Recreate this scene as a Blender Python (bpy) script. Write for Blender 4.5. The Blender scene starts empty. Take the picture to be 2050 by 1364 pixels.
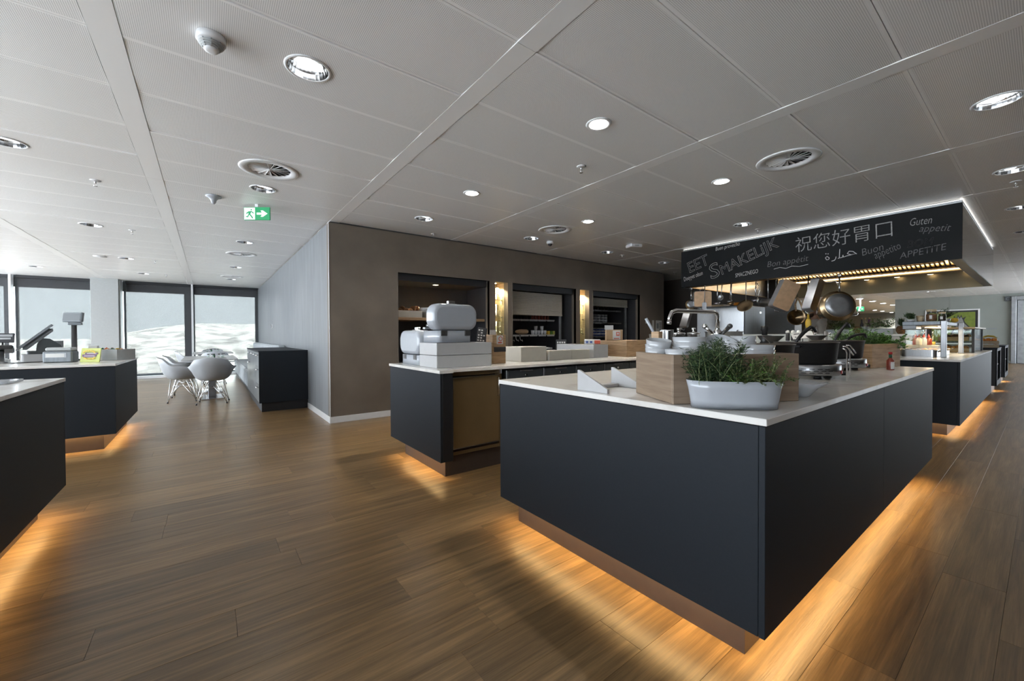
import bpy, bmesh, math, random
from mathutils import Vector, Matrix
PI = math.pi
R = math.radians
rnd = random.Random(7)
SC = bpy.context.scene
COL = SC.collection

# ------------------------------------------------------------------ camera
EYE = Vector((0.0, 0.0, 1.178))
yaw, pitch, roll = R(52.98), R(-0.743), R(0.253)
fw = Vector((math.cos(yaw)*math.cos(pitch), math.sin(yaw)*math.cos(pitch), math.sin(pitch)))
rt = Vector((math.sin(yaw), -math.cos(yaw), 0))
dn = fw.cross(rt)
rt2 = rt*math.cos(roll) + dn*math.sin(roll)
dn2 = -rt*math.sin(roll) + dn*math.cos(roll)
cd = bpy.data.cameras.new('camera')
cd.sensor_fit = 'HORIZONTAL'; cd.sensor_width = 36.0
cd.lens = 806.77/2050*36.0
cd.clip_start = 0.05; cd.clip_end = 300
cam = bpy.data.objects.new('camera', cd)
COL.objects.link(cam)
m = Matrix((( rt2.x, -dn2.x, -fw.x, EYE.x), (rt2.y, -dn2.y, -fw.y, EYE.y), (rt2.z, -dn2.z, -fw.z, EYE.z), (0,0,0,1)))
cam.matrix_world = m
SC.camera = cam

# ------------------------------------------------------------------ world, exposure
SKY_STRENGTH = 3.7
w = bpy.data.worlds.new('overcast_sky'); SC.world = w; w.use_nodes = True
bg = w.node_tree.nodes['Background']
bg.inputs[0].default_value = (0.83, 0.91, 1.0, 1); bg.inputs[1].default_value = SKY_STRENGTH
SC.view_settings.view_transform = 'Standard'; SC.view_settings.look = 'None'
SC.view_settings.gamma = 1.0; SC.view_settings.use_curve_mapping = False
SC.view_settings.exposure = 1.36
SC.cycles.max_bounces = 8; SC.cycles.diffuse_bounces = 5; SC.cycles.glossy_bounces = 4
SC.cycles.transmission_bounces = 6; SC.cycles.transparent_max_bounces = 40
SC.cycles.sample_clamp_indirect = 4.0
SC.cycles.caustics_reflective = False; SC.cycles.caustics_refractive = False
SC.cycles.use_denoising = True
LAMP_W = 30.0      # lit ceiling spots
DOWN_W = 8.5      # compact fluorescent downlights
STRIP_W = 1.5      # warm strip below the counters, watt per metre

def light(name, kind, loc, energy, color, rot=(0,0,0), parent=None, **kw):
    d = bpy.data.lights.new(name, kind); d.energy = energy; d.color = color
    for k, v in kw.items(): setattr(d, k, v)
    o = bpy.data.objects.new(name, d); COL.objects.link(o); o.location = loc; o.rotation_euler = rot
    if parent: o.parent = parent
    return o

# ------------------------------------------------------------------ materials
def nmat(name):
    m = bpy.data.materials.new(name); m.use_nodes = True
    nt = m.node_tree
    return m, nt, nt.nodes['Principled BSDF']
def pmat(name, col, rough=0.5, metal=0.0, spec=0.5, trans=0.0, emit=None, estr=0.0, noise=0.0, nscale=20.0, bump=0.0, stretch=None, coat=0.0, var=0.0, alpha=None, aniso=0.0):
    m, nt, b = nmat(name)
    b.inputs['Base Color'].default_value = (*col, 1)
    b.inputs['Roughness'].default_value = rough
    b.inputs['Metallic'].default_value = metal
    b.inputs['Specular IOR Level'].default_value = spec
    b.inputs['Transmission Weight'].default_value = trans
    b.inputs['Coat Weight'].default_value = coat
    b.inputs['Anisotropic'].default_value = aniso
    if emit:
        b.inputs['Emission Color'].default_value = (*emit, 1); b.inputs['Emission Strength'].default_value = estr
    if noise or bump or var:
        g = nt.nodes.new('ShaderNodeNewGeometry'); mp = nt.nodes.new('ShaderNodeMapping')
        nt.links.new(g.outputs['Position'], mp.inputs['Vector'])
        if stretch: mp.inputs['Scale'].default_value = stretch
        nz = nt.nodes.new('ShaderNodeTexNoise'); nz.inputs['Scale'].default_value = nscale; nz.inputs['Detail'].default_value = 4
        nt.links.new(mp.outputs[0], nz.inputs['Vector'])
        src = nz.outputs['Fac']
        if noise or var:
            mr = nt.nodes.new('ShaderNodeMapRange'); mr.inputs['From Min'].default_value = .3; mr.inputs['From Max'].default_value = .7
            mr.inputs['To Min'].default_value = 1-noise; mr.inputs['To Max'].default_value = 1+noise
            nt.links.new(src, mr.inputs['Value'])
            val = mr.outputs[0]
            if var:
                oi = nt.nodes.new('ShaderNodeObjectInfo'); mv = nt.nodes.new('ShaderNodeMapRange')
                mv.inputs['To Min'].default_value = 1-var; mv.inputs['To Max'].default_value = 1+var
                nt.links.new(oi.outputs['Random'], mv.inputs['Value'])
                mm = nt.nodes.new('ShaderNodeMath'); mm.operation = 'MULTIPLY'
                nt.links.new(val, mm.inputs[0]); nt.links.new(mv.outputs[0], mm.inputs[1]); val = mm.outputs[0]
            hs = nt.nodes.new('ShaderNodeHueSaturation'); hs.inputs['Color'].default_value = (*col, 1)
            nt.links.new(val, hs.inputs['Value']); nt.links.new(hs.outputs[0], b.inputs['Base Color'])
        if bump:
            bp = nt.nodes.new('ShaderNodeBump'); bp.inputs['Strength'].default_value = bump; bp.inputs['Distance'].default_value = .01
            nt.links.new(src, bp.inputs['Height']); nt.links.new(bp.outputs[0], b.inputs['Normal'])
    return m

def wood_floor():
    m, nt, b = nmat('oak_plank')
    L = nt.links.new; N = nt.nodes.new
    g = N('ShaderNodeNewGeometry'); oi = N('ShaderNodeObjectInfo'); at = N('ShaderNodeAttribute'); at.attribute_name = 'plank_tone'
    rr = N('ShaderNodeMath'); rr.operation = 'ADD'; L(oi.outputs['Random'], rr.inputs[0]); L(at.outputs['Fac'], rr.inputs[1])
    fr = N('ShaderNodeMath'); fr.operation = 'FRACT'; L(rr.outputs[0], fr.inputs[0])
    off = N('ShaderNodeMath'); off.operation = 'MULTIPLY'; off.inputs[1].default_value = 37.0; L(fr.outputs[0], off.inputs[0])
    cx = N('ShaderNodeCombineXYZ'); L(off.outputs[0], cx.inputs[0]); L(off.outputs[0], cx.inputs[2])
    va = N('ShaderNodeVectorMath'); va.operation = 'ADD'; L(g.outputs['Position'], va.inputs[0]); L(cx.outputs[0], va.inputs[1])
    mp = N('ShaderNodeMapping'); mp.inputs['Scale'].default_value = (0.9, 16, 1); L(va.outputs[0], mp.inputs['Vector'])
    n1 = N('ShaderNodeTexNoise'); n1.inputs['Scale'].default_value = 1.6; n1.inputs['Detail'].default_value = 7; n1.inputs['Roughness'].default_value = .62; n1.inputs['Distortion'].default_value = .35
    L(mp.outputs[0], n1.inputs['Vector'])
    mp2 = N('ShaderNodeMapping'); mp2.inputs['Scale'].default_value = (3, 130, 1); L(va.outputs[0], mp2.inputs['Vector'])
    n2 = N('ShaderNodeTexNoise'); n2.inputs['Scale'].default_value = 1.5; n2.inputs['Detail'].default_value = 3; L(mp2.outputs[0], n2.inputs['Vector'])
    cr = N('ShaderNodeValToRGB'); e = cr.color_ramp.elements
    e[0].position = .28; e[0].color = (0.088, 0.052, 0.021, 1); e[1].position = .72; e[1].color = (0.285, 0.182, 0.083, 1)
    x = e.new(.5); x.color = (0.172, 0.106, 0.046, 1)
    L(n1.outputs['Fac'], cr.inputs[0])
    mr = N('ShaderNodeMapRange'); mr.inputs['From Min'].default_value = .3; mr.inputs['From Max'].default_value = .7; mr.inputs['To Min'].default_value = .80; mr.inputs['To Max'].default_value = 1.14
    L(n2.outputs['Fac'], mr.inputs['Value'])
    mt = N('ShaderNodeMapRange'); mt.inputs['To Min'].default_value = .84; mt.inputs['To Max'].default_value = 1.18; L(fr.outputs[0], mt.inputs['Value'])
    mu = N('ShaderNodeMath'); mu.operation = 'MULTIPLY'; L(mr.outputs[0], mu.inputs[0]); L(mt.outputs[0], mu.inputs[1])
    hs = N('ShaderNodeHueSaturation'); L(cr.outputs[0], hs.inputs['Color']); L(mu.outputs[0], hs.inputs['Value'])
    L(hs.outputs[0], b.inputs['Base Color'])
    b.inputs['Roughness'].default_value = .31
    bp = N('ShaderNodeBump'); bp.inputs['Strength'].default_value = .25; bp.inputs['Distance'].default_value = .002; L(n2.outputs['Fac'], bp.inputs['Height']); L(bp.outputs[0], b.inputs['Normal'])
    return m

def perforated():
    m, nt, b = nmat('perforated_metal'); L = nt.links.new; N = nt.nodes.new
    g = N('ShaderNodeNewGeometry'); sp = N('ShaderNodeSeparateXYZ'); L(g.outputs['Position'], sp.inputs[0])
    outs = []
    for ax in 'XY':
        mu = N('ShaderNodeMath'); mu.operation = 'MULTIPLY'; mu.inputs[1].default_value = 2*PI/0.0085; L(sp.outputs[ax], mu.inputs[0])
        s = N('ShaderNodeMath'); s.operation = 'SINE'; L(mu.outputs[0], s.inputs[0]); outs.append(s.outputs[0])
    a = N('ShaderNodeMath'); a.operation = 'ADD'; L(outs[0], a.inputs[0]); L(outs[1], a.inputs[1])
    mr = N('ShaderNodeMapRange'); mr.inputs['From Min'].default_value = .35; mr.inputs['From Max'].default_value = 1.0; mr.inputs['To Min'].default_value = 0; mr.inputs['To Max'].default_value = 1; L(a.outputs[0], mr.inputs['Value'])
    tc = N('ShaderNodeTexCoord'); so = N('ShaderNodeSeparateXYZ'); L(tc.outputs['Object'], so.inputs[0])
    ab = N('ShaderNodeMath'); ab.operation = 'ABSOLUTE'; L(so.outputs['Y'], ab.inputs[0])
    lt = N('ShaderNodeMath'); lt.operation = 'LESS_THAN'; lt.inputs[1].default_value = .279; L(ab.outputs[0], lt.inputs[0])
    mm = N('ShaderNodeMath'); mm.operation = 'MULTIPLY'; L(mr.outputs[0], mm.inputs[0]); L(lt.outputs[0], mm.inputs[1])
    mx = N('ShaderNodeMix'); mx.data_type = 'RGBA'; mx.inputs[6].default_value = (.90,.90,.89,1); mx.inputs[7].default_value = (.44,.44,.44,1)
    L(mm.outputs[0], mx.inputs[0]); L(mx.outputs[2], b.inputs['Base Color'])
    b.inputs['Roughness'].default_value = .36; b.inputs['Specular IOR Level'].default_value = .5
    return m

def stone():
    m, nt, b = nmat('white_composite'); L = nt.links.new; N = nt.nodes.new
    g = N('ShaderNodeNewGeometry')
    n = N('ShaderNodeTexNoise'); n.inputs['Scale'].default_value = 2.2; n.inputs['Detail'].default_value = 8; n.inputs['Distortion'].default_value = 1.6; L(g.outputs['Position'], n.inputs['Vector'])
    cr = N('ShaderNodeValToRGB'); e = cr.color_ramp.elements
    e[0].position = .40; e[0].color = (.66,.645,.61,1); e[1].position = .52; e[1].color = (.76,.75,.72,1)
    x = e.new(.47); x.color = (.74,.73,.70,1)
    L(n.outputs['Fac'], cr.inputs[0]); L(cr.outputs[0], b.inputs['Base Color']); b.inputs['Roughness'].default_value = .16
    return m

def beech(name='beech', c0=(.30,.185,.095), c1=(.50,.335,.19), sc=(3,3,30)):
    m, nt, b = nmat(name); L = nt.links.new; N = nt.nodes.new
    tc = N('ShaderNodeTexCoord'); mp = N('ShaderNodeMapping'); mp.inputs['Scale'].default_value = sc; L(tc.outputs['Object'], mp.inputs['Vector'])
    n = N('ShaderNodeTexNoise'); n.inputs['Scale'].default_value = 2; n.inputs['Detail'].default_value = 6; n.inputs['Distortion'].default_value = .6; L(mp.outputs[0], n.inputs['Vector'])
    cr = N('ShaderNodeValToRGB'); e = cr.color_ramp.elements
    e[0].position = .3; e[0].color = (*c0,1); e[1].position = .7; e[1].color = (*c1,1)
    L(n.outputs['Fac'], cr.inputs[0]); L(cr.outputs[0], b.inputs['Base Color']); b.inputs['Roughness'].default_value = .5
    return m

def blind_fabric():
    m, nt, b = nmat('screen_fabric'); L = nt.links.new; N = nt.nodes.new
    nt.nodes.remove(b); out = nt.nodes['Material Output']
    d = N('ShaderNodeBsdfDiffuse'); d.inputs[0].default_value = (.17,.175,.185,1)
    t = N('ShaderNodeBsdfTranslucent'); t.inputs[0].default_value = (.03,.032,.035,1)
    tr = N('ShaderNodeBsdfTransparent'); tr.inputs[0].default_value = (.83,.82,.815,1)
    g = N('ShaderNodeNewGeometry'); n = N('ShaderNodeTexNoise'); n.inputs['Scale'].default_value = 60; n.inputs['Detail'].default_value = 3; mp = N('ShaderNodeMapping'); mp.inputs['Scale'].default_value = (.4,1,2.2)
    L(g.outputs['Position'], mp.inputs['Vector']); L(mp.outputs[0], n.inputs['Vector'])
    mr = N('ShaderNodeMapRange'); mr.inputs['From Min'].default_value = .3; mr.inputs['From Max'].default_value = .7; mr.inputs['To Min'].default_value = .325; mr.inputs['To Max'].default_value = .375; L(n.outputs['Fac'], mr.inputs['Value'])
    a = N('ShaderNodeMixShader'); a.inputs[0].default_value = .45; L(d.outputs[0], a.inputs[1]); L(t.outputs[0], a.inputs[2])
    c = N('ShaderNodeMixShader'); L(mr.outputs[0], c.inputs[0]); L(a.outputs[0], c.inputs[1]); L(tr.outputs[0], c.inputs[2])
    L(c.outputs[0], out.inputs['Surface'])
    return m

def clear_glass(name='clear_glass', tint=(.93,.97,.95), gl=.10):
    m, nt, b = nmat(name); L = nt.links.new; N = nt.nodes.new
    nt.nodes.remove(b); out = nt.nodes['Material Output']
    t = N('ShaderNodeBsdfTransparent'); t.inputs[0].default_value = (*tint,1)
    g = N('ShaderNodeBsdfGlossy'); g.inputs['Roughness'].default_value = .03
    f = N('ShaderNodeLayerWeight'); f.inputs[0].default_value = .28
    mr = N('ShaderNodeMapRange'); mr.inputs['To Min'].default_value = gl*.5; mr.inputs['To Max'].default_value = min(1,gl*7); L(f.outputs['Facing'], mr.inputs['Value'])
    mx = N('ShaderNodeMixShader'); L(mr.outputs[0], mx.inputs[0]); L(t.outputs[0], mx.inputs[1]); L(g.outputs[0], mx.inputs[2])
    L(mx.outputs[0], out.inputs['Surface'])
    return m

MT = {}
MT['floor'] = wood_floor(); MT['perf'] = perforated(); MT['stone'] = stone(); MT['beech'] = beech()
MT['oak'] = beech('light_oak', (.50,.38,.22), (.68,.54,.35)); MT['crate_wood'] = beech('pale_crate_wood', (.45,.34,.2), (.62,.5,.33))
MT['blind'] = blind_fabric(); MT['glass'] = clear_glass(); MT['tumbler'] = clear_glass('tumbler_glass', (.975,.985,.975), .09)
MT['ceil_plain'] = pmat('ceiling_white', (.84,.84,.83), .34)
MT['void'] = pmat('ceiling_void', (.05,.05,.05), .9)
MT['subfloor'] = pmat('subfloor', (.02,.014,.008), .9)
MT['plaster_daylit'] = pmat('daylit_plaster', (.17,.182,.195), .50, noise=.12, nscale=3.0, bump=.45, stretch=(6,3,.55))  # same plaster as the kitchen wall, window light put into its cooler tone
MT['plaster_shaded'] = pmat('shaded_taupe_plaster', (.158,.132,.105), .60, noise=.14, nscale=2.2, bump=.15)  # same plaster as the left wall, shade of the front put into its tone
MT['niche'] = pmat('anthracite_lining', (.040,.040,.044), .5, noise=.06)
MT['white_paint'] = pmat('white_paint', (.74,.75,.76), .4, noise=.02)
MT['grey_paint'] = pmat('pale_grey_paint', (.40,.42,.42), .5, noise=.03)
MT['far_wall'] = pmat('far_grey_wall', (.24,.26,.24), .6, noise=.04, nscale=2)
MT['dark_wall'] = pmat('dark_brown_wall', (.060,.050,.042), .6, noise=.08, nscale=2)
MT['panel'] = pmat('slate_laminate', (.0155,.0198,.0255), .58, noise=.05, nscale=120, spec=.22)
MT['panel_dark'] = pmat('black_edge', (.012,.013,.016), .5, noise=.03)
MT['plinth'] = pmat('bronze_plinth', (.085,.066,.058), .38, metal=.35, noise=.04)
MT['bronze'] = pmat('bronze_door', (.20,.135,.065), .42, metal=.35, noise=.06, nscale=4)
MT['steel'] = pmat('brushed_steel', (.42,.43,.44), .30, metal=1, noise=.06, nscale=14, stretch=(12,12,1), aniso=.4)
MT['steel_dark'] = pmat('worn_steel', (.30,.31,.32), .36, metal=.85, noise=.14, nscale=9)
MT['chrome'] = pmat('chrome', (.80,.80,.80), .08, metal=1, noise=.02)
MT['brass'] = pmat('warm_steel', (.40,.30,.18), .28, metal=1, noise=.10, nscale=25)
MT['hood_steel'] = pmat('hood_steel', (.15,.12,.072), .36, metal=.85, noise=.05, nscale=3)
MT['chalk_mid'] = pmat('thin_chalk', (.34,.34,.33), .9, noise=.3, nscale=80)
MT['steel_dull'] = pmat('dull_steel', (.20,.22,.235), .5, metal=.7, noise=.15, nscale=8, stretch=(10,10,.6))
MT['copper'] = pmat('copper', (.62,.42,.26), .38, metal=.4, noise=.1)
MT['white_gloss'] = pmat('white_enamel', (.40,.43,.47), .14, noise=.015, coat=.3)
MT['white_matt'] = pmat('white_board', (.44,.445,.45), .35, noise=.02)
MT['cream'] = pmat('cream_board', (.54,.51,.44), .4, noise=.02)
MT['porcelain'] = pmat('porcelain', (.47,.49,.51), .12, noise=.01, coat=.4)
MT['black'] = pmat('black_plastic', (.012,.012,.013), .35, noise=.05)
MT['cast'] = pmat('black_cast_pan', (.010,.010,.011), .5, noise=.15, nscale=40, spec=.25)
MT['cast_in'] = pmat('dark_pan_inside', (.060,.048,.038), .45, noise=.15, nscale=30)
MT['grey_plastic'] = pmat('grey_plastic', (.22,.24,.26), .35, noise=.03)
MT['mid_plastic'] = pmat('dark_grey_plastic', (.07,.08,.085), .35, noise=.04)
MT['cab_grey'] = pmat('grey_cabinet_door', (.10,.11,.12), .35, noise=.04)
MT['wok'] = pmat('dark_bronze_wok', (.16,.11,.06), .25, metal=.9, noise=.15)
MT['pan_side'] = pmat('bright_pan_steel', (.45,.46,.48), .32, metal=.7, noise=.06)
MT['dark_metal'] = pmat('dark_metal', (.10,.10,.10), .4, metal=.6, noise=.05)
MT['soil'] = pmat('soil', (.03,.02,.012), .9, noise=.4)
MT['leaf'] = pmat('herb_green', (.050,.105,.032), .5, noise=.5, nscale=30, var=.1)
MT['leaf_dark'] = pmat('dark_herb_green', (.030,.064,.026), .45, noise=.5, nscale=30)
MT['leaf_olive'] = pmat('olive_herb', (.075,.095,.025), .5, noise=.5, nscale=30)
MT['leaf_bright'] = pmat('bright_herb', (.10,.24,.035), .5, noise=.4, nscale=30)
MT['stem'] = pmat('pale_stem', (.28,.33,.15), .5, noise=.2)
MT['red'] = pmat('red_plastic', (.42,.03,.03), .35, noise=.05)
MT['sauce'] = pmat('red_sauce', (.20,.035,.02), .3, noise=.2)
MT['green_foil'] = pmat('green_foil', (.02,.10,.05), .3, noise=.1)
MT['orange'] = pmat('orange_peel', (.72,.26,.03), .45, noise=.15, nscale=60, var=.12)
MT['banana'] = pmat('banana_peel', (.72,.52,.06), .45, noise=.12)
MT['bread'] = pmat('bread_crust', (.16,.075,.03), .7, noise=.3, nscale=30)
MT['paper'] = pmat('white_paper', (.60,.60,.58), .6, noise=.02)
MT['kraft'] = pmat('kraft_sign', (.42,.29,.17), .6, noise=.05)
MT['print_red'] = pmat('printed_red', (.55,.09,.04), .5, noise=.02)
MT['print_blue'] = pmat('printed_blue', (.06,.10,.30), .5, noise=.02)
MT['print_purple'] = pmat('printed_purple', (.10,.03,.09), .5, noise=.02)
MT['lime'] = pmat('lime_card', (.40,.43,.09), .5, noise=.03)
MT['yellow'] = pmat('yellow_print', (.70,.45,.05), .5, noise=.05)
MT['ink'] = pmat('dark_ink', (.03,.03,.035), .6, noise=.02)
MT['chalk'] = pmat('white_chalk', (.62,.62,.60), .9, noise=.15, nscale=90)
MT['chalk_faint'] = pmat('rubbed_chalk', (.16,.16,.16), .9, noise=.35, nscale=60)
MT['board'] = pmat('blackboard', (.008,.009,.010), .7, noise=.25, nscale=2.5, spec=.25)
MT['mirror_panel'] = pmat('bronze_mirror_panel', (.085,.07,.045), .07, metal=.95, noise=.03)
MT['fabric'] = pmat('grey_upholstery', (.36,.39,.41), .75, noise=.06, nscale=60)
MT['shell'] = pmat('pale_grey_shell', (.44,.47,.50), .32, noise=.015)
MT['shutter'] = pmat('beige_shutter', (.52,.49,.42), .5, noise=.03)
MT['skin'] = pmat('skin', (.42,.23,.15), .5, noise=.08)
MT['hair'] = pmat('short_brown_hair', (.06,.03,.016), .7, noise=.3, nscale=90)
MT['shirt'] = pmat('beige_chef_jacket', (.42,.37,.31), .8, noise=.06)
MT['trousers'] = pmat('dark_trousers', (.03,.03,.035), .8, noise=.06)
MT['shoe'] = pmat('black_shoe', (.015,.015,.015), .5, noise=.05)
MT['glow_white'] = pmat('lit_lamp_face', (1,1,1), .5, emit=(1,.97,.92), estr=9)
MT['glow_tube'] = pmat('lit_tube', (1,1,1), .5, emit=(.95,.98,1), estr=1.3)
MT['glow_warm'] = pmat('warm_lit_face', (1,.9,.7), .5, emit=(1,.80,.50), estr=6)
MT['glow_strip'] = pmat('lit_strip', (1,1,1), .5, emit=(1,.97,.92), estr=1.0)
MT['exit_green'] = pmat('lit_exit_green', (.01,.28,.10), .4, emit=(.01,.32,.12), estr=.13)
MT['exit_white'] = pmat('lit_exit_white', (.8,.9,.85), .4, emit=(.8,1,.9), estr=.2)
MT['reflector'] = pmat('faceted_reflector', (.50,.51,.52), .16, metal=1, noise=.05)
MT['art_green'] = pmat('painted_green', (.16,.21,.03), .6, noise=.12, nscale=12)
MT['art_grey'] = pmat('painted_grey', (.24,.25,.25), .6, noise=.05)
MT['hill'] = pmat('stony_ground', (.75,.75,.74), .9, noise=.6, nscale=1.6)
MT['stone_green'] = pmat('greenish_stone', (.42,.42,.36), .35, noise=.10, nscale=7)
MT['pale_case'] = pmat('pale_counter', (.50,.48,.44), .4, noise=.03)

# ------------------------------------------------------------------ mesh builder
class MB:
    def __init__(s): s.v = []; s.f = []; s.sm = []; s.mi = []; s.cur = 0
    def add(s, vs, fs, smooth=False):
        o = len(s.v); s.v += [tuple(p) for p in vs]
        for f in fs: s.f.append(tuple(i+o for i in f)); s.sm.append(smooth); s.mi.append(s.cur)
        return s
    def box(s, a, b, M=None):
        x0,y0,z0 = a; x1,y1,z1 = b
        vs = [Vector(p) for p in ((x0,y0,z0),(x1,y0,z0),(x1,y1,z0),(x0,y1,z0),(x0,y0,z1),(x1,y0,z1),(x1,y1,z1),(x0,y1,z1))]
        if M: vs = [M @ p for p in vs]
        return s.add(vs, [(0,3,2,1),(4,5,6,7),(0,1,5,4),(1,2,6,5),(2,3,7,6),(3,0,4,7)])
    def cbox(s, a, b, c=.004, M=None):
        lo = Vector(a); hi = Vector(b); vs = []; idx = {}
        for ix in (0,1):
            for iy in (0,1):
                for iz in (0,1):
                    p = Vector(((lo.x,hi.x)[ix], (lo.y,hi.y)[iy], (lo.z,hi.z)[iz]))
                    d = Vector((1-2*ix, 1-2*iy, 1-2*iz))*c
                    for ax in range(3):
                        q = p.copy()
                        for k in range(3):
                            if k != ax: q[k] += d[k]
                        idx[ix,iy,iz,ax] = len(vs); vs.append(M @ q if M else q)
        fs = []
        def quad(keys): fs.append([idx[k] for k in keys])
        for ax in range(3):
            o = [k for k in range(3) if k != ax]
            for sd in (0,1):
                ks = []
                for (p,q) in ((0,0),(1,0),(1,1),(0,1)):
                    t = [0,0,0]; t[ax] = sd; t[o[0]] = p; t[o[1]] = q; ks.append((*t,ax))
                quad(ks)
        for ax in range(3):
            o = [k for k in range(3) if k != ax]
            for p in (0,1):
                for q in (0,1):
                    t0=[0,0,0]; t1=[0,0,0]; t0[ax]=0; t1[ax]=1
                    for t in (t0,t1): t[o[0]]=p; t[o[1]]=q
                    quad([(*t0,o[0]),(*t1,o[0]),(*t1,o[1]),(*t0,o[1])])
        for ix in (0,1):
            for iy in (0,1):
                for iz in (0,1): fs.append([idx[ix,iy,iz,k] for k in range(3)])
        return s.add(vs, fs)
    def lathe(s, prof, n=24, c=(0,0,0), M=None, smooth=True, sx=1, sy=1):
        vs = []; fs = []
        for r,z in prof:
            for i in range(n):
                a = 2*PI*i/n; p = Vector((c[0]+r*sx*math.cos(a), c[1]+r*sy*math.sin(a), c[2]+z)); vs.append(M @ p if M else p)
        for j in range(len(prof)-1):
            for i in range(n):
                k = (i+1) % n
                fs.append((j*n+i, j*n+k, (j+1)*n+k, (j+1)*n+i))
        s.add(vs, fs, smooth)
        return s
    def cyl(s, p0, p1, r0, r1=None, n=12, smooth=True):
        p0 = Vector(p0); p1 = Vector(p1); r1 = r0 if r1 is None else r1
        return s.tube([p0,p1], [r0,r1], n, smooth)
    def tube(s, pts, r, n=8, smooth=True, cap=True):
        pts = [Vector(p) for p in pts]; rs = r if isinstance(r,(list,tuple)) else [r]*len(pts)
        vs = []; fs = []; prev = None
        for i,p in enumerate(pts):
            t = (pts[min(i+1,len(pts)-1)]-pts[max(i-1,0)]).normalized()
            if prev is None:
                u = t.orthogonal().normalized()
            else:
                u = (prev - t*prev.dot(t)); u = u.normalized() if u.length > 1e-6 else t.orthogonal().normalized()
            prev = u; v2 = t.cross(u)
            for k in range(n):
                a = 2*PI*k/n; vs.append(p + (u*math.cos(a)+v2*math.sin(a))*rs[i])
        for j in range(len(pts)-1):
            for k in range(n):
                q = (k+1)%n; fs.append((j*n+k, j*n+q, (j+1)*n+q, (j+1)*n+k))
        s.add(vs, fs, smooth)
        if cap:
            o = len(s.v)-len(vs)
            for j in (0,len(pts)-1): s.f.append(tuple(o+j*n+k for k in range(n))); s.sm.append(False); s.mi.append(s.cur)
        return s
    def sphere(s, c, r, n=12, m=8, sc=(1,1,1), M=None):
        c = Vector(c); vs = []; fs = []
        for j in range(m+1):
            t = PI*j/m
            for i in range(n):
                a = 2*PI*i/n; p = Vector((r*sc[0]*math.sin(t)*math.cos(a), r*sc[1]*math.sin(t)*math.sin(a), -r*sc[2]*math.cos(t)))
                vs.append(c + (M @ p if M else p))
        for j in range(m):
            for i in range(n):
                k = (i+1)%n; fs.append((j*n+i, j*n+k, (j+1)*n+k, (j+1)*n+i))
        return s.add(vs, fs, True)
    def prism(s, poly, z0, z1, M=None, smooth=False):
        n = len(poly); vs = [Vector((x,y,z0)) for x,y in poly] + [Vector((x,y,z1)) for x,y in poly]
        if M: vs = [M @ p for p in vs]
        fs = [tuple(range(n-1,-1,-1)), tuple(range(n,2*n))]
        s.add(vs, fs); o = len(s.v)-2*n
        for i in range(n):
            k = (i+1)%n; s.f.append((o+i,o+k,o+n+k,o+n+i)); s.sm.append(smooth); s.mi.append(s.cur)
        return s
    def mesh(s, name, mats):
        me = bpy.data.meshes.new(name); me.from_pydata([tuple(v) for v in s.v], [], s.f)
        me.polygons.foreach_set('use_smooth', s.sm)
        mats = mats if isinstance(mats,(list,tuple)) else [mats]
        for q in mats: me.materials.append(MT[q] if isinstance(q,str) else q)
        if len(mats) > 1: me.polygons.foreach_set('material_index', s.mi)
        bm = bmesh.new(); bm.from_mesh(me); bmesh.ops.recalc_face_normals(bm, faces=bm.faces); bm.to_mesh(me); bm.free()
        return me
    def build(s, name, mats, parent=None, loc=None, rot=None):
        o = bpy.data.objects.new(name, s.mesh(name, mats)); COL.objects.link(o)
        if parent: o.parent = parent
        if loc: o.location = loc
        if rot: o.rotation_euler = rot
        return o

def tag(o, label, cat, group=None):
    o['label'] = label; o['category'] = cat
    if group: o['group'] = group
    return o
def thing(name, label, cat, loc=(0,0,0), rz=0, group=None, rot=None):
    o = bpy.data.objects.new(name, None); COL.objects.link(o); o.empty_display_size = .1
    o.location = loc; o.rotation_euler = rot if rot else (0,0,rz)
    return tag(o, label, cat, group)
def struct(o): o['kind'] = 'structure'; return o
def stuff(o): o['kind'] = 'stuff'; return o
def inst(name, me, parent, loc=(0,0,0), rot=(0,0,0), scale=None):
    o = bpy.data.objects.new(name, me); COL.objects.link(o); o.parent = parent; o.location = loc; o.rotation_euler = rot
    if scale: o.scale = scale
    return o
def dup(root, loc, rot=None, label=None, group=None, scale=None):
    r = root.copy(); COL.objects.link(r); r.location = loc
    if rot is not None: r.rotation_euler = rot
    if scale: r.scale = scale
    if label: r['label'] = label
    if group: r['group'] = group
    for ch in list(root.children):
        c = ch.copy(); COL.objects.link(c); c.parent = r
        for g in ch.children:
            d = g.copy(); COL.objects.link(d); d.parent = c
    return r
def rrect(x0, y0, x1, y1, r, k=5):
    pts = []
    for cx, cy, a0 in ((x1-r,y0+r,-PI/2),(x1-r,y1-r,0),(x0+r,y1-r,PI/2),(x0+r,y0+r,PI)):
        for i in range(k+1):
            a = a0 + PI/2*i/k; pts.append((cx+r*math.cos(a), cy+r*math.sin(a)))
    return pts
RX = lambda a: Matrix.Rotation(a,4,'X')
RY = lambda a: Matrix.Rotation(a,4,'Y')
RZ = lambda a: Matrix.Rotation(a,4,'Z')
TR = lambda *p: Matrix.Translation(p)
ORD = ('first','second','third','fourth','fifth','sixth','seventh','eighth','last'); TIER = ('bottom','middle','top')
# ------------------------------------------------------------------ the sun outside (behind the building, from the south)
light('sun', 'SUN', (0,-10,30), 14.0, (1,.97,.92), rot=(R(48),0,0), angle=R(1))

# ================================================================== STRUCTURE
CZ = 2.725
X_MIN, X_MAX, Y_MIN, Y_MAX = -6.4, 41.0, -3.5, 15.4

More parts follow.
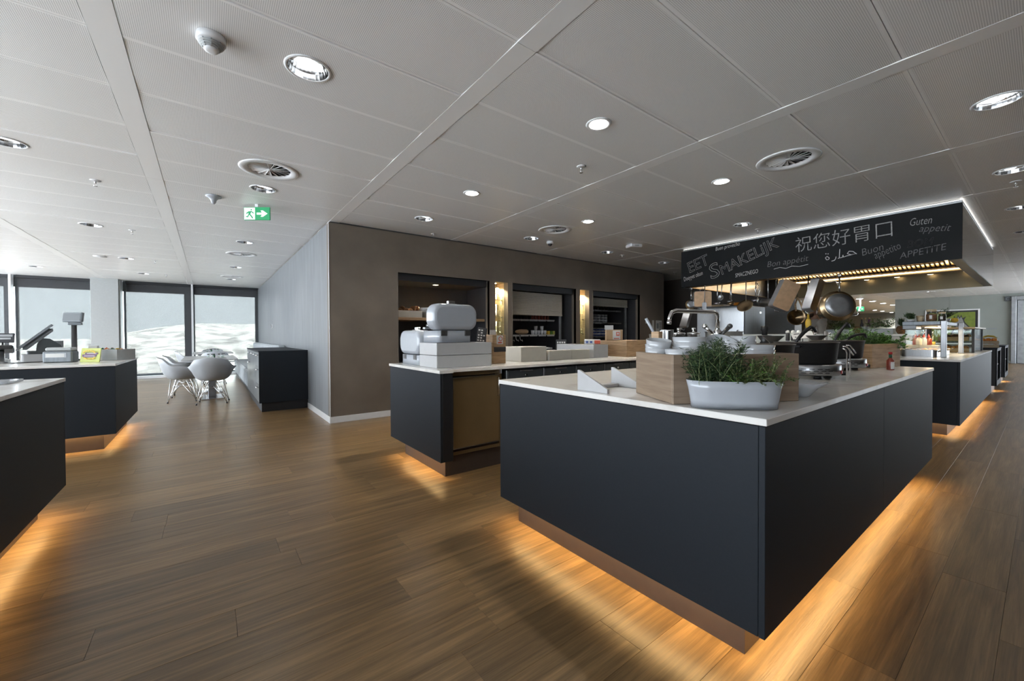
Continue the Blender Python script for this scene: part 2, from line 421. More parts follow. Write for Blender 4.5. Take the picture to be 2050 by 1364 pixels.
def view(p):
    q = Vector(p)-EYE; d = q.dot(fw)
    if d < .25: return None
    return 1025+806.77*q.dot(rt2)/d, 682+806.77*q.dot(dn2)/d, d
def seen(p, mx=120):
    v = view(p)
    return v and -mx < v[0] < 2050+mx and -mx < v[1] < 1364+mx

# ---- floor: vinyl oak planks, each its own piece near the camera, the rest joined
fl = MB(); fl.box((X_MIN,Y_MIN,-.15),(X_MAX,Y_MAX,-.013)); floor = struct(fl.build('floor','subfloor'))
PL, PW = 1.25, .2
cand = []; rest = []
foot = [(1.6,4.6,.7,1.95),(1.6,7.0,3.05,3.85),(6.85,10.8,.75,1.9),(1.6,9.1,6.0,15.3),(-3,-.95,6.05,7.3),(-3,-1.0,1.6,3.85)]
nrow = int((Y_MAX-Y_MIN)/PW)
for r in range(nrow):
    y = Y_MIN + PW*(r+.5); x = X_MIN - rnd.random()*PL
    while x < X_MAX:
        a = max(x,X_MIN); b = min(x+PL,X_MAX)
        if b-a > .05:
            c = ((a+b)/2, y, 0)
            hid = any(f[0]<a and b<f[1] and f[2]<y-PW/2 and y+PW/2<f[3] for f in foot)
            vis = seen(c,160) and not hid
            (cand if (vis and b-a > PL-.001) else rest).append((view(c)[2] if vis else 99, a, b, y))
        x += PL
cand.sort()
pm = MB(); pm.cbox((-PL/2+.0005,-PW/2+.0004,-.012),(PL/2-.0005,PW/2-.0004,0),.0006); plank_me = pm.mesh('plank','floor')
for d,a,b,y in cand[:300]: inst('plank', plank_me, floor, ((a+b)/2,y,0))
pf = MB(); tones = []
for d,a,b,y in cand[300:]+rest:
    x0,x1,y0,y1 = a+.0005,b-.0005,y-PW/2+.0004,y+PW/2-.0004
    vs = [(x0,y0,0),(x1,y0,0),(x1,y1,0),(x0,y1,0),(x0,y0,-.012),(x1,y0,-.012),(x1,y1,-.012),(x0,y1,-.012)]
    pf.add(vs, [(0,1,2,3),(4,5,1,0),(5,6,2,1),(6,7,3,2),(7,4,0,3)]); t = rnd.random(); tones += [t]*5
po = pf.build('plank_field','floor',floor); stuff(po)
at = po.data.attributes.new('plank_tone','FLOAT','FACE'); at.data.foreach_set('value', tones)

# ---- ceiling: perforated metal trays between plain strips
cb = MB(); cb.box((X_MIN,Y_MIN,2.86),(X_MAX,Y_MAX,3.0)); ceiling = struct(cb.build('ceiling','void'))
SX = [-.40+1.79*k for k in range(-4,1)] + [1.385+1.835*k for k in range(0,22)]
PY = .594
def jy(k): return 2.88+PY*k
# fixtures that need a round hole: (x, y, radius)
DOWN = [(.48,2.583),(-1.26,4.96),(.48,4.96),(-1.27,7.93),(.50,7.93),(-1.26,10.90),(.51,10.90),(-2.98,13.27),(-1.24,13.27),(.52,13.27),
        (2.30,4.96),(4.14,4.96),(5.98,4.96),(7.83,4.96),(4.22,.207),(6.03,2.583),(6.11,.207),(7.99,.207),(9.94,.207),(21.3,2.583),(25.2,2.583)]
FAR = [(22.87,4.96),(25.09,4.96),(27.17,4.96),(29.23,4.96),(30.95,4.96),(30.83,6.74),(34.71,6.74),(36.69,6.74),(39.4,6.74)]
SPOT = [(2.305,1.989),(2.305,3.77),(4.15,3.77),(4.16,1.989)]
VENT = [(.475,4.365),(4.09,4.365),(4.13,1.395),(.52,9.117),(.51,12.681)]
holes = [(x,y,.112) for x,y in DOWN+FAR] + [(x,y,.086) for x,y in SPOT] + [(x,y,.225) for x,y in VENT]
def flat_panel(w, d, hs):
    bm = bmesh.new(); ed = []
    def loop(pts):
        vs = [bm.verts.new((x,y,0)) for x,y in pts]
        for i in range(len(vs)): ed.append(bm.edges.new((vs[i],vs[(i+1)%len(vs)])))
        return vs
    o = loop([(-w/2,-d/2),(w/2,-d/2),(w/2,d/2),(-w/2,d/2)])
    for hx,hy,hr in hs: loop([(hx+hr*math.cos(2*PI*i/28), hy+hr*math.sin(2*PI*i/28)) for i in range(28)])
    bmesh.ops.triangle_fill(bm, use_beauty=True, edges=ed)
    up = [bm.verts.new((v.co.x,v.co.y,.03)) for v in o]
    for i in range(4): bm.faces.new((o[i],o[(i+1)%4],up[(i+1)%4],up[i]))
    for f in bm.faces:
        if abs(f.normal.z) > .5 and f.normal.z > 0: f.normal_flip()
    me = bpy.data.meshes.new('ceiling_tray'); bm.to_mesh(me); bm.free(); me.materials.append(MT['perf']); return me
bow = {}
def bow_panel(w, d):
    key = round(w,3)
    if key in bow: return bow[key]
    b = MB(); n = 8; sag = .0045
    vs = []
    for j in range(n+1):
        t = j/n; z = sag*(2*t-1)**2
        vs += [(-w/2, -d/2+d*t, z), (w/2, -d/2+d*t, z)]
    fs = [(2*j,2*j+2,2*j+3,2*j+1) for j in range(n)]
    b.add(vs, fs, True)
    b.add([(-w/2,-d/2,sag),(w/2,-d/2,sag),(w/2,-d/2,.03),(-w/2,-d/2,.03)],[(0,1,2,3)])
    b.add([(-w/2,d/2,sag),(w/2,d/2,sag),(w/2,d/2,.03),(-w/2,d/2,.03)],[(0,1,2,3)])
    b.add([(-w/2,-d/2,sag),(-w/2,d/2,sag),(-w/2,d/2,.03),(-w/2,-d/2,.03)],[(0,1,2,3)])
    b.add([(w/2,-d/2,sag),(w/2,d/2,sag),(w/2,d/2,.03),(w/2,-d/2,.03)],[(0,1,2,3)])
    bow[key] = b.mesh('ceiling_tray','perf'); return bow[key]
pan = []
for i in range(len(SX)-1):
    x0 = SX[i]+.065+.002; x1 = SX[i+1]-.065-.002
    for k in range(-11,22):
        y0 = jy(k)+.002; y1 = jy(k+1)-.002
        if y1 > Y_MAX+.3: continue
        c = ((x0+x1)/2,(y0+y1)/2,CZ)
        hs = [(hx-c[0],hy-c[1],hr) for hx,hy,hr in holes if x0<hx<x1 and y0<hy<y1]
        vis = max((1 if seen((x,y,CZ),10) else 0) for x in (x0,c[0],x1) for y in (y0,c[1],y1))
        pan.append((view(c)[2] if vis and view(c) else (50 if vis else 99), c, x1-x0, y1-y0, hs))
pan.sort(key=lambda p: (0 if (p[4] and p[0] < 90) else 1, p[0]))
restp = MB(); nobj = 0
for d,c,pw,pd,hs in pan:
    if d < 90 and nobj < 300:
        inst('ceiling_tray', flat_panel(pw,pd,hs) if hs else bow_panel(pw,pd), ceiling, c); nobj += 1
    else:
        M_ = TR(*c); restp.add([M_ @ Vector(v) for v in ((-pw/2,-pd/2,0),(pw/2,-pd/2,0),(pw/2,pd/2,0),(-pw/2,pd/2,0),(-pw/2,-pd/2,.03),(pw/2,-pd/2,.03),(pw/2,pd/2,.03),(-pw/2,pd/2,.03))],
                               [(3,2,1,0),(0,1,5,4),(1,2,6,5),(2,3,7,6),(3,0,4,7)])
stuff(restp.build('ceiling_tray_field','perf',ceiling))
sb = MB(); sb.box((-.064,-PY*3+.001,0),(.064,PY*3-.001,.03)); strip_me = sb.mesh('ceiling_strip','ceil_plain')
for x in SX:
    for q in range(-2,4): inst('ceiling_strip', strip_me, ceiling, (x, 2.88+PY*(6*q+3)-PY*2, CZ-.001))

b_ = MB(); b_.box((X_MIN,Y_MIN-7.5,2.87),(X_MAX,Y_MIN-.001,3.0)); struct(b_.build('added_sun_screen','grey_paint'))  # unseen slab added to keep the sun off the aisle floor
# ---- walls
wb = MB()   # kitchen wall with five openings, face at y = 5.8
OPEN = [(2.26,3.89,.75,2.12),(4.008,4.285,.75,2.12),(4.391,6.017,.75,2.12),(6.134,6.413,.75,2.12),(6.53,8.17,.75,2.12)]
xs = 1.307
for a,b,z0,z1 in OPEN:
    wb.box((xs,5.8,0),(a,5.92,2.705)); wb.box((a,5.8,0),(b,5.92,z0)); wb.box((a,5.8,z1),(b,5.92,2.705)); xs = b
wb.box((xs,5.8,0),(9.16,5.92,2.705))
wall_back = struct(wb.build('wall_back','plaster_shaded'))
g = MB(); g.box((1.33,5.825,2.705),(9.14,5.9,2.75)); g.build('shadow_gap','void',wall_back)
wl = MB(); wl.box((1.3071,5.801,0),(1.45,Y_MAX,2.70)); wall_left = struct(wl.build('wall_left','plaster_daylit'))
wl.v[:] = wl.v
g = MB(); g.box((1.325,5.83,2.70),(1.43,Y_MAX,2.75)); g.build('shadow_gap','void',wall_left)
b_ = MB(); b_.cbox((1.300,5.793,0),(1.3069,5.807,2.70),.001); struct(b_.build('trim_1','white_paint'))['label'] = 'pale corner bead on the plaster wall edge'
b_ = MB(); b_.cbox((1.295,5.80,0),(1.307,7.31,.085),.002); struct(b_.build('baseboard_left','white_paint'))
b_ = MB(); b_.cbox((1.295,5.788,0),(9.16,5.8,.085),.002); struct(b_.build('baseboard_back','white_paint'))
b_ = MB(); b_.box((9.04,5.92,0),(9.16,8.2,2.705)); b_.box((9.16,8.1,0),(10.66,8.2,2.75)); struct(b_.build('wall_return','plaster_shaded'))
b_ = MB(); b_.box((10.54,3.75,0),(10.66,8.1,2.75)); struct(b_.build('wall_rear','dark_wall'))
b_ = MB(); b_.box((25,-3.5,0),(25.15,4.16,2.75)); b_.box((25.15,4.04,0),(40.2,4.16,2.75)); struct(b_.build('wall_far','far_wall'))
b_ = MB(); b_.box((40.2,4.0,0),(40.4,Y_MAX,2.75)); b_.box((10.66,Y_MAX-.1,0),(40.2,Y_MAX,2.75)); struct(b_.build('wall_far_room','far_wall'))
b_ = MB(); b_.box((X_MIN,Y_MIN-.12,0),(16,Y_MIN,2.86)); struct(b_.build('wall_right','dark_wall'))
b_ = MB(); b_.cbox((24.985,.5,0),(25,4.16,.1),.003); struct(b_.build('baseboard_far','grey_paint'))
b_ = MB(); b_.cbox((24.99,2.44,1.2),(25,2.444,2.72),.001); struct(b_.build('trim_2','grey_paint'))
# lift landing on the far right
b_ = MB()
b_.cbox((24.86,.70,0),(24.99,.83,2.6),.01); b_.cbox((24.86,-1.3,2.45),(24.99,.70,2.6),.01)
dr = struct(b_.build('door_1','steel_dark')); 
for k in range(2):
    q = MB(); q.cbox((24.92,.685-.95*(k+1),0.01),(24.97,.68-.95*k,2.44),.006); q.build('door_leaf','steel_dark',dr)

# niches behind the openings: dark lining boxes, open to the front
def lining(name, a, b, z0, z1, depth, mat):
    q = MB(); t = .03; y0 = 5.92; y1 = 5.92+depth
    q.box((a-t,y1,z0-t),(b+t,y1+t,z1+t)); q.box((a-t,y0,z0-t),(a,y1,z1+t)); q.box((b,y0,z0-t),(b+t,y1,z1+t))
    q.box((a,y0,z1),(b,y1,z1+t)); q.box((a,y0,z0-t),(b,y1,z0))
    return q.build(name, mat, wall_back)
lining('niche_lining',2.26,3.89,.75,2.02,.636,'niche')
lining('niche_lining',4.39,6.018,.75,2.12,.80,'niche')
lining('niche_lining',6.53,8.17,.75,2.12,.80,'niche')
lining('glass_niche_lining',4.008,4.285,.75,2.12,.22,'oak')
lining('glass_niche_lining',6.134,6.413,.75,2.12,.22,'oak')
for a,b in ((2.26,3.853),(4.39,5.97),(6.53,8.12)):
    q = MB(); q.cbox((a,5.85,2.012),(b,5.92,2.12),.002); q.build('niche_fascia','panel_dark',wall_back)
for a,b in ((2.26,3.89),(4.391,6.017),(6.53,8.17)):      # thin metal reveal round each opening
    q = MB(); q.box((a-.012,5.794,.75),(a,5.86,2.132)); q.box((b,5.794,.75),(b+.012,5.86,2.132)); q.box((a,5.794,2.12),(b,5.86,2.132)); q.build('niche_edge','plaster_shaded',wall_back)

# ---- window front at y = 15.3
wf = MB()
wf.box((X_MIN,15.42,2.44),(1.45,15.5,2.75)); wf.box((X_MIN,15.40,-.05),(1.45,15.52,.09))
wall_front = struct(wf.build('wall_windows','mid_plastic'))
col_ = MB(); col_.cbox((-2.43,14.95,0),(-1.90,15.45,2.73),.006); struct(col_.build('wall_pillar','grey_paint'))
c2 = MB(); c2.cbox((-1.898,15.0,0),(-1.872,15.42,2.73),.003); struct(c2.build('trim_3','grey_paint'))
for i,x in enumerate((-3.85,-.365)):
    q = MB(); q.cbox((x-.022,15.22,0),(x+.022,15.40,2.75),.003); struct(q.build('trim_%d'%(4+i),'white_paint'))
q = MB(); q.cbox((X_MIN,15.26,0),(1.307,15.40,.075),.004); struct(q.build('trim_6','white_paint'))
WIN = [(-4.78,-3.90),(-3.80,-2.44),(-1.84,-.39),(-.34,1.30)]
FR = (.10,.02,.165,.075)
for i,(a,b) in enumerate(WIN):
    f = MB(); f.box((a-.02,15.44,.08),(a+.03,15.52,2.5)); f.box((b-FR[i],15.44,.08),(b+.03,15.52,2.5)); f.box((a,15.44,.08),(b,15.52,.12))
    wn = struct(f.build('window_%d'%(i+1),'mid_plastic'))
    p = MB(); p.box((a+.03,15.47,.12),(b-FR[i],15.476,2.45)); p.build('pane','glass',wn)
BL = ['grey screen blind at the far left edge of the photo','grey screen blind behind the cash register','grey screen blind just right of the white pillar','grey screen blind behind the dining tables, beside the plaster wall']
for i,(a,b) in enumerate(WIN):
    t = thing('roller_blind', BL[i], 'blind', ((a+b)/2, 15.33, 2.70), group='screen blinds on the window front')
    hw = (b-a)/2 - (.0 if i else 0); x0 = -hw+(.045 if i in (1,2) else .02); x1 = hw-.01
    q = MB(); q.box((x0,0,-2.56 if i < 3 else -2.3),(x1,.0015,-.03)); q.build('fabric','blind',t)
    q = MB(); q.cbox((x0-.01,-.04,-.045),(x1+.01,.05,.045),.006); q.build('cassette','panel_dark',t)
    q = MB(); q.cbox((x0,-.012,-2.585 if i < 3 else -2.325),(x1,.012,-2.555 if i < 3 else -2.295),.003); q.build('bottom_bar','grey_plastic',t)
# ground and stony heap outside
gm = MB(); gm.box((-40,15.6,-.5),(40,90,-.3)); struct(gm.build('ground','hill'))
hm = MB(); nx,ny = 60,26; vs = []
for j in range(ny+1):
    for i in range(nx+1):
        x = -14+26*i/nx; y = 19+13*j/ny
        crest = 1.98 - .9*max(0,min(1,(-.2-x)/4.6))**1.6
        prof = math.sin(min(1,(j/ny)*1.02)*PI/2)
        bumpz = .10*(math.sin(x*6.5+1.2*y)*math.sin(y*4.6-.5*x)) + .03*rnd.uniform(-1,1)
        vs.append((x, y, -.4+(crest+.4)*prof + bumpz*(1-(j/ny)**3)))
fs = [(j*(nx+1)+i, j*(nx+1)+i+1, (j+1)*(nx+1)+i+1, (j+1)*(nx+1)+i) for j in range(ny) for i in range(nx)]
hm.add(vs, fs); struct(hm.build('hill','hill'))
# ================================================================== COUNTERS
WARM = (1.0,.64,.27)
def strip_light(parent, length, loc, along, out):
    """warm LED profile tucked above the plinth, shining down and outwards"""
    rotz = 0 if along == 'x' else PI/2
    light('strip_lamp','AREA',loc,STRIP_W*length,WARM,rot=(0,0,rotz),parent=parent,shape='RECTANGLE',size=length,size_y=.03,spread=R(138))
def counter(name, label, cat, X, Y, zt, sides, zb=.165, inset=.107, seams=(), group=None, worktop=None, wt_name='worktop', over=.006):
    """sides: which faces are panelled and lit, any of 'w' (-x) 's' (-y) 'n' (+y) 'e' (+x)"""
    x0,x1 = X; y0,y1 = Y; t = thing(name,label,cat,((x0+x1)/2,(y0+y1)/2,0),group=group)
    ox,oy = -(x0+x1)/2, -(y0+y1)/2
    L = lambda a,b: ((a[0]+ox,a[1]+oy,a[2]),(b[0]+ox,b[1]+oy,b[2]))
    th = .02; zz = zt-.024
    c = MB(); c.box(*L((x0+th+.001,y0+th+.001,.21),(x1-th-.001,y1-th-.001,zz-.004))); c.build('carcass','panel_dark',t)
    def pane(a,b,nm):
        q = MB(); q.cbox(*L(a,b),.0015); q.build(nm,'panel',t)
    sw = [y0]+sorted(seams)+[y1] if False else None
    if 'w' in sides: pane((x0,y0+th*('s' in sides)+.001,zb),(x0+th,y1-th*('n' in sides)-.001,zz-.003),'front_panel')
    if 'e' in sides: pane((x1-th,y0+th+.001,zb),(x1,y1-th-.001,zz-.003),'end_panel')
    for sd,ya,yb in (('s',y0,y0+th),('n',y1-th,y1)):
        if sd in sides:
            cuts = [x0]+list(seams)+[x1]
            for a,b in zip(cuts[:-1],cuts[1:]): pane((a+(.0012 if a > x0 else 0),ya,zb),(b-(.0012 if b < x1 else 0),yb,zz-.003),'side_panel')
    i_ = inset
    px0 = x0+(i_ if 'w' in sides else .05); px1 = x1-(i_ if 'e' in sides else .15); py0 = y0+(i_ if 's' in sides else .05); py1 = y1-(i_ if 'n' in sides else .05)
    q = MB(); q.box(*L((px0,py0,0),(px1,py1,.209))); q.build('plinth','plinth',t)
    zs = .195
    if 'w' in sides: strip_light(t, py1-py0+.05, (px0-.03+ox,(py0+py1)/2+oy,zs),'y',-1)
    if 'e' in sides: strip_light(t, py1-py0, (px1+.03+ox,(py0+py1)/2+oy,zs),'y',1)
    if 's' in sides: strip_light(t, px1-px0+.05, ((px0+px1)/2+ox,py0-.03+oy,zs),'x',-1)
    if 'n' in sides: strip_light(t, px1-px0+.05, ((px0+px1)/2+ox,py1+.03+oy,zs),'x',1)
    if worktop:
        q = MB(); q.cbox((x0-over,y0-over,zt-.024),(x1+over,y1+over,zt),.002); tag(q.build(wt_name,'stone'), worktop, 'worktop')
    return t

WT = .90
counter('island_counter','slate grey island counter nearest the camera, lit warm orange along its plinth','counter',(1.455,4.685),(.552,2.058),WT,'ws',seams=(3.06,),
        worktop='white worktop of the nearest island, carrying pots, herbs and a wooden box')

# bread counter in front of the kitchen wall
b2 = thing('bread_counter','slate grey counter with bronze door below the white bread bins','counter',(1.46,2.88,0))
O = lambda x,y,z: (x-1.46,y-2.88,z)
q = MB(); q.cbox(O(1.46,2.88,.165),O(1.48,3.975,.873),.0015); q.build('front_panel','panel',b2)
q = MB(); q.cbox(O(1.481,2.88,.165),O(1.573,2.93,.873),.0015); q.build('end_return','panel_dark',b2)
q = MB(); q.box(O(1.567,3.01,0),O(7.0,3.86,.21)); q.build('plinth','plinth',b2)
q = MB(); q.box(O(1.6,3.055,.21),O(7.0,3.93,.868)); q.build('carcass','panel_dark',b2)
q = MB(); q.box(O(1.60,3.02,.0),O(2.13,3.05,.168)); q.build('base_rail','bronze',b2)
q = MB(); q.cbox(O(1.575,2.985,.17),O(1.614,3.05,.872),.002); q.cbox(O(1.575,2.985,.835),O(2.13,3.05,.872),.002); q.cbox(O(2.10,2.985,.17),O(2.13,3.05,.872),.002); q.cbox(O(1.614,2.985,.17),O(2.10,3.05,.20),.002); q.build('door_frame','bronze',b2)
d = MB(); d.cbox(O(1.618,2.972,.222),O(2.096,2.99,.828),.003); dd = d.build('door','bronze',b2)
d = MB(); d.box(O(1.6175,2.969,.224),O(1.6235,2.9719,.826)); d.box(O(1.6236,2.969,.224),O(2.094,2.9719,.229)); d.box(O(1.6236,2.969,.821),O(2.094,2.9719,.826)); d.build('door_edging','steel',dd)
d = MB(); d.tube([O(2.075,2.972,.80),O(2.075,2.948,.80),O(2.075,2.948,.64),O(2.075,2.972,.64)],.005,8); d.build('handle','chrome',dd)
q = MB(); q.cbox(O(2.10,2.95,.835),O(2.112,2.985,.872),.001); q.build('steel_edge','steel',b2)
for i in range(8):
    x0 = 2.20+i*.455; d = MB(); d.cbox(O(x0,2.985,.62),O(x0+.43,3.05,.85),.006); dr_ = d.build('drawer','mid_plastic',b2)
    d = MB(); d.cbox(O(x0+.14,2.965,.838),O(x0+.29,2.987,.85),.003); d.build('drawer_handle','steel_dark',dr_)
    d = MB(); d.cyl(O(x0+.215,2.975,.80),O(x0+.215,2.987,.80),.012,n=14); d.build('lock','chrome',dr_)
    d = MB(); d.cbox(O(x0-.018,2.98,.5),O(x0-.008,3.05,.855),.002); d.build('divider','steel_dark',b2)
    d = MB(); d.cbox(O(x0,2.99,.25),O(x0+.43,3.05,.612),.006); d.build('drawer','mid_plastic',b2)
strip_light(b2, .86, O(1.537,3.42,.195), 'y', -1)
q = MB(); q.prism([(1.452,2.873),(1.575,2.873),(1.575,2.93),(7.05,2.93),(7.05,3.985),(1.452,3.985)],.876,.90); tag(q.build('worktop','stone'),'long white worktop below the white bread bins and display boxes','worktop')

counter('checkout_counter','slate grey checkout counter with the cash register on it','counter',(-3.6,-.78),(5.86,7.50),WT,'se', worktop='white worktop under the cash register and the yellow card')
counter('left_counter','dark counter cut off by the left edge of the photo','counter',(-3.4,-.788),(1.2,4.035),WT,'en', worktop='white worktop cut off by the left edge of the photo')
ZC = .88
counter('buffet_counter','dark buffet counter under the steel heated gantry','counter',(6.70,10.95),(.576,1.19),ZC,'ws',zb=.14,
        worktop='pale worktop of the buffet counter under the steel gantry')
# two small dark shelf units further down the aisle
for i,(x0,x1,lab) in enumerate(((12.3,13.4,'dark shelf unit with the fruit crate on top'),(14.85,16.1,'dark shelf unit farther down the aisle, behind the fruit crate'))):
    t = thing('shelf_unit',lab,'cabinet',(x0,.576,0),group='dark shelf units along the aisle')
    W = x1-x0; D = .62
    q = MB(); q.cbox((0,0,.14),(W,.02,.24),.002); q.cbox((0,0,.82),(W,.02,.86),.002); q.cbox((0,0,.24),(.14,.02,.82),.002); q.cbox((W-.14,0,.24),(W,.02,.82),.002); q.build('front_frame','panel',t)
    q = MB(); q.box((0,.021,.14),(.02,D,.86)); q.box((W-.02,.021,.14),(W,D,.86)); q.box((.02,D-.02,.14),(W-.02,D,.86)); q.box((.02,.021,.14),(W-.02,D-.02,.16)); q.build('carcass','panel_dark',t)
    q = MB(); q.box((.021,.03,.52),(W-.021,D-.021,.54)); q.build('shelf','grey_paint',t)
    q = MB(); q.cbox((-.005,-.005,.861),(W+.005,D+.005,.885),.002); q.build('top_board','panel',t)
    q = MB(); q.box((.09,.08,0),(W-.09,D-.08,.139)); q.build('plinth','plinth',t)
    strip_light(t, (W-.2)*.4, (W/2,.05,.13),'x',-1)
# cooking counter behind the island, with stone upstand
t = thing('cook_counter','pale cooking counter with a greenish stone upstand behind the black pots','counter',(5.0,1.3,0))
q = MB(); q.cbox((0,0,.1),(.75,1.55,.86),.004); q.build('cabinet','pale_case',t)
q = MB(); q.cbox((-.02,-.02,.861),(.75,1.57,.90),.003); q.build('worktop','stone',t)
q = MB(); q.cbox((.751,-.10,.1),(.81,1.60,1.178),.003); q.build('upstand','stone_green',t)
q = MB(); q.box((.06,.05,0),(.7,1.5,.099)); q.build('plinth','plinth',t)
t = thing('serving_ledge','raised pale serving ledge behind the upstand, carrying planters','counter',(8.0,1.21,0))
q = MB(); q.cbox((0,0,0),(.42,1.15,1.14),.006); q.build('body','pale_case',t)
q = MB(); q.cbox((-.02,-.005,1.141),(.44,1.17,1.17),.004); q.build('top_board','stone',t)
# ================================================================== DINING END
# low dark cabinet at the bench end
t = thing('side_cabinet','dark cabinet with doors standing at the end of the grey bench','cabinet',(.62,7.31,0))
q = MB(); q.cbox((0,0,.14),(.686,.02,.93),.002); q.build('end_panel','panel',t)
q = MB(); q.box((.021,.021,.14),(.686,2.28,.93)); q.build('carcass','panel_dark',t)
q = MB(); q.cbox((-.005,-.004,.931),(.686,2.28,.95),.002); q.build('top','panel',t)
q = MB(); q.box((.035,.03,0),(.686,2.28,.139)); q.build('plinth','panel_dark',t)
for k,(a,b) in enumerate(((.025,.48),(.485,.94),(.945,1.60),(1.605,2.275))):
    zs = ((.15,.42),(.425,.70),(.705,.925)) if k in (0,) else ((.15,.74),(.745,.925)) if k == 3 else ((.15,.925),)
    for z0,z1 in zs:
        d = MB(); d.cbox((0,a,z0),(.02,b,z1),.002); dd = d.build('drawer' if len(zs) > 1 else 'door','cab_grey',t)
        h = MB(); h.tube([(0,a+.04,z1-.04),(-.03,a+.04,z1-.04),(-.03,a+.16,z1-.04),(0,a+.16,z1-.04)],.006,8); h.build('handle','chrome',dd)
# upholstered bench along the plaster wall
t = thing('wall_bench','grey channel-stitched bench along the plaster wall','bench',(.64,9.60,0))
q = MB(); q.box((.05,0,0),(.66,5.6,.10)); q.build('plinth','panel_dark',t)
for i in range(14):
    y0 = .0+i*.4
    q = MB(); q.cbox((0,y0+.004,.101),(.50,y0+.396,.47),.035); q.build('seat_channel','fabric',t)
    q = MB(); q.cbox((.50,y0+.004,.44),(.664,y0+.396,.985),.035); q.build('back_channel','fabric',t)
t = thing('light_switch','narrow black switch on the plaster wall above the bench','switch',(1.3065,11.89,1.44))
q = MB(); q.cbox((-.012,-.045,-.05),(0,.045,.05),.003); q.build('plate','white_paint',t)
q = MB(); q.cbox((-.018,-.03,-.045),(-.012,.03,.045),.003); q.build('rocker','ink',t)

def table(y0, y1, x0, x1, lab, peds):
    cx,cy = (x0+x1)/2,(y0+y1)/2
    t = thing('dining_table',lab,'table',(cx,cy,0),group='white dining tables')
    q = MB(); q.prism(rrect(x0-cx,y0-cy,x1-cx,y1-cy,.03),.725,.75); q.build('tabletop','white_matt',t)
    for p in peds:
        q = MB(); q.cbox((-.06+.02,p-cy-.045,.012),(.06+.02,p-cy+.045,.72),.006); q.build('column','steel_dark',t)
        q = MB(); q.cbox((-.19+.02,p-cy-.36,0),(.19+.02,p-cy+.36,.012),.003); q.build('base_plate','chrome',t)
        q = MB(); q.cbox((-.25,p-cy-.2,.712),(.25,p-cy+.2,.7245),.003); q.build('top_bracket','dark_metal',t)
table(9.40,11.25,-.40,.46,'white dining table nearer the camera, chair backs around it',(9.78,10.95))
table(13.0,14.35,-.33,.53,'white dining table farther off, close to the window blinds',(13.3,14.05))

def shell_mesh():
    b = MB(); na, ns = 40, 9; vs = []
    def rim(a):   # a = 0 front, pi back
        c = abs(((a+PI)%(2*PI))-PI)/PI      # 0 front .. 1 back
        def lerp(tab):
            for (p,u),(q_,v) in zip(tab[:-1],tab[1:]):
                if p <= c <= q_: s = (c-p)/(q_-p); s = s*s*(3-2*s); return u+(v-u)*s
            return tab[-1][1]
        h = lerp(((0,.425),(.17,.43),(.30,.615),(.42,.645),(.60,.66),(.78,.79),(1,.825)))
        r = lerp(((0,.235),(.17,.275),(.30,.315),(.5,.315),(.75,.30),(1,.30)))
        return r,h
    for j in range(ns+1):
        s = j/ns
        for i in range(na):
            a = 2*PI*i/na; r,h = rim(a)
            rr = r*(s**.62) if s > 0 else 0
            back = (1-math.cos(a))/2
            z = .405 + (h-.405)*(s**3.2)
            fl = 1+.10*max(0,s-.88)/.12*(.5+.5*math.sin(min(PI,abs(((a+PI)%(2*PI))-PI))))
            vs.append((-rr*math.sin(a)*fl, rr*math.cos(a)*fl*.98 - .03*back*s, z))
    fs = []
    for j in range(ns):
        for i in range(na):
            k = (i+1)%na; fs.append((j*na+i, j*na+k, (j+1)*na+k, (j+1)*na+i))
    b.add(vs, fs, True)
    # second skin for the thickness
    o = len(b.v); vs2 = []
    for (x,y,z) in vs: vs2.append((x*1.012, y*1.012, z-.007))
    b.add(vs2, [tuple(reversed(f)) for f in fs], True)
    top = ns*na
    b.f += [(top+i, top+(i+1)%na, o+top+(i+1)%na, o+top+i) for i in range(na)]; b.sm += [True]*na; b.mi += [0]*na
    me = bpy.data.meshes.new('shell'); me.from_pydata(b.v,[],b.f); me.polygons.foreach_set('use_smooth', b.sm); me.materials.append(MT['shell']); return me
def make_chair(lab):
    t = thing('armchair',lab,'chair',group='pale plastic shell armchairs')
    inst('seat_shell', shell_mesh(), t)
    for sx in (-1,1):
        for sy in (-1,1):
            f = (sx*.215, sy*.20+.01, .012)
            q = MB(); q.tube([f,(sx*.15,sy*.07,.39),(sx*.06,sy*.03,.403)],.0055,6); q.tube([f,(sx*.05,sy*.15,.395)],.0055,6)
            q.tube([(sx*.19,sy*.17,.09),(0,sy*.02,.30)],.004,6)
            lg = q.build('leg','chrome',t)
            q = MB(); q.cyl((f[0],f[1],0),(f[0],f[1],.024),.013,.011,10); q.build('glide','black',lg)
    q = MB()
    for sy in (-1,1): q.tube([(-.13,sy*.12,.28),(-.09,sy*.06,.27),(.09,sy*.06,.27),(.13,sy*.12,.28)],.004,6)
    q.tube([(-.09,-.06,.27),(-.09,.06,.27)],.004,6); q.tube([(.09,-.06,.27),(.09,.06,.27)],.004,6); q.build('brace','chrome',t)
    return t
ch = make_chair('pale shell armchair with its back to the camera at the near table end')
ch.location = (.06,8.93,0); ch.rotation_euler = (0,0,R(-6))
dup(ch,(-.40,9.55,0),(0,0,R(-88)),'pale shell armchair seen from its side, nearer one left of the near table')
dup(ch,(-.37,10.30,0),(0,0,R(-92)),'pale shell armchair behind the nearer side-on chair, left of the near table')
dup(ch,(.12,12.55,0),(0,0,R(4)),'pale shell armchair with its back to the camera at the far table end')
dup(ch,(-.36,13.45,0),(0,0,R(-86)),'pale shell armchair at the left side of the far table by the blinds')
dup(ch,(.10,14.85,0),(0,0,R(178)),'pale shell armchair facing the camera between far table and blinds')
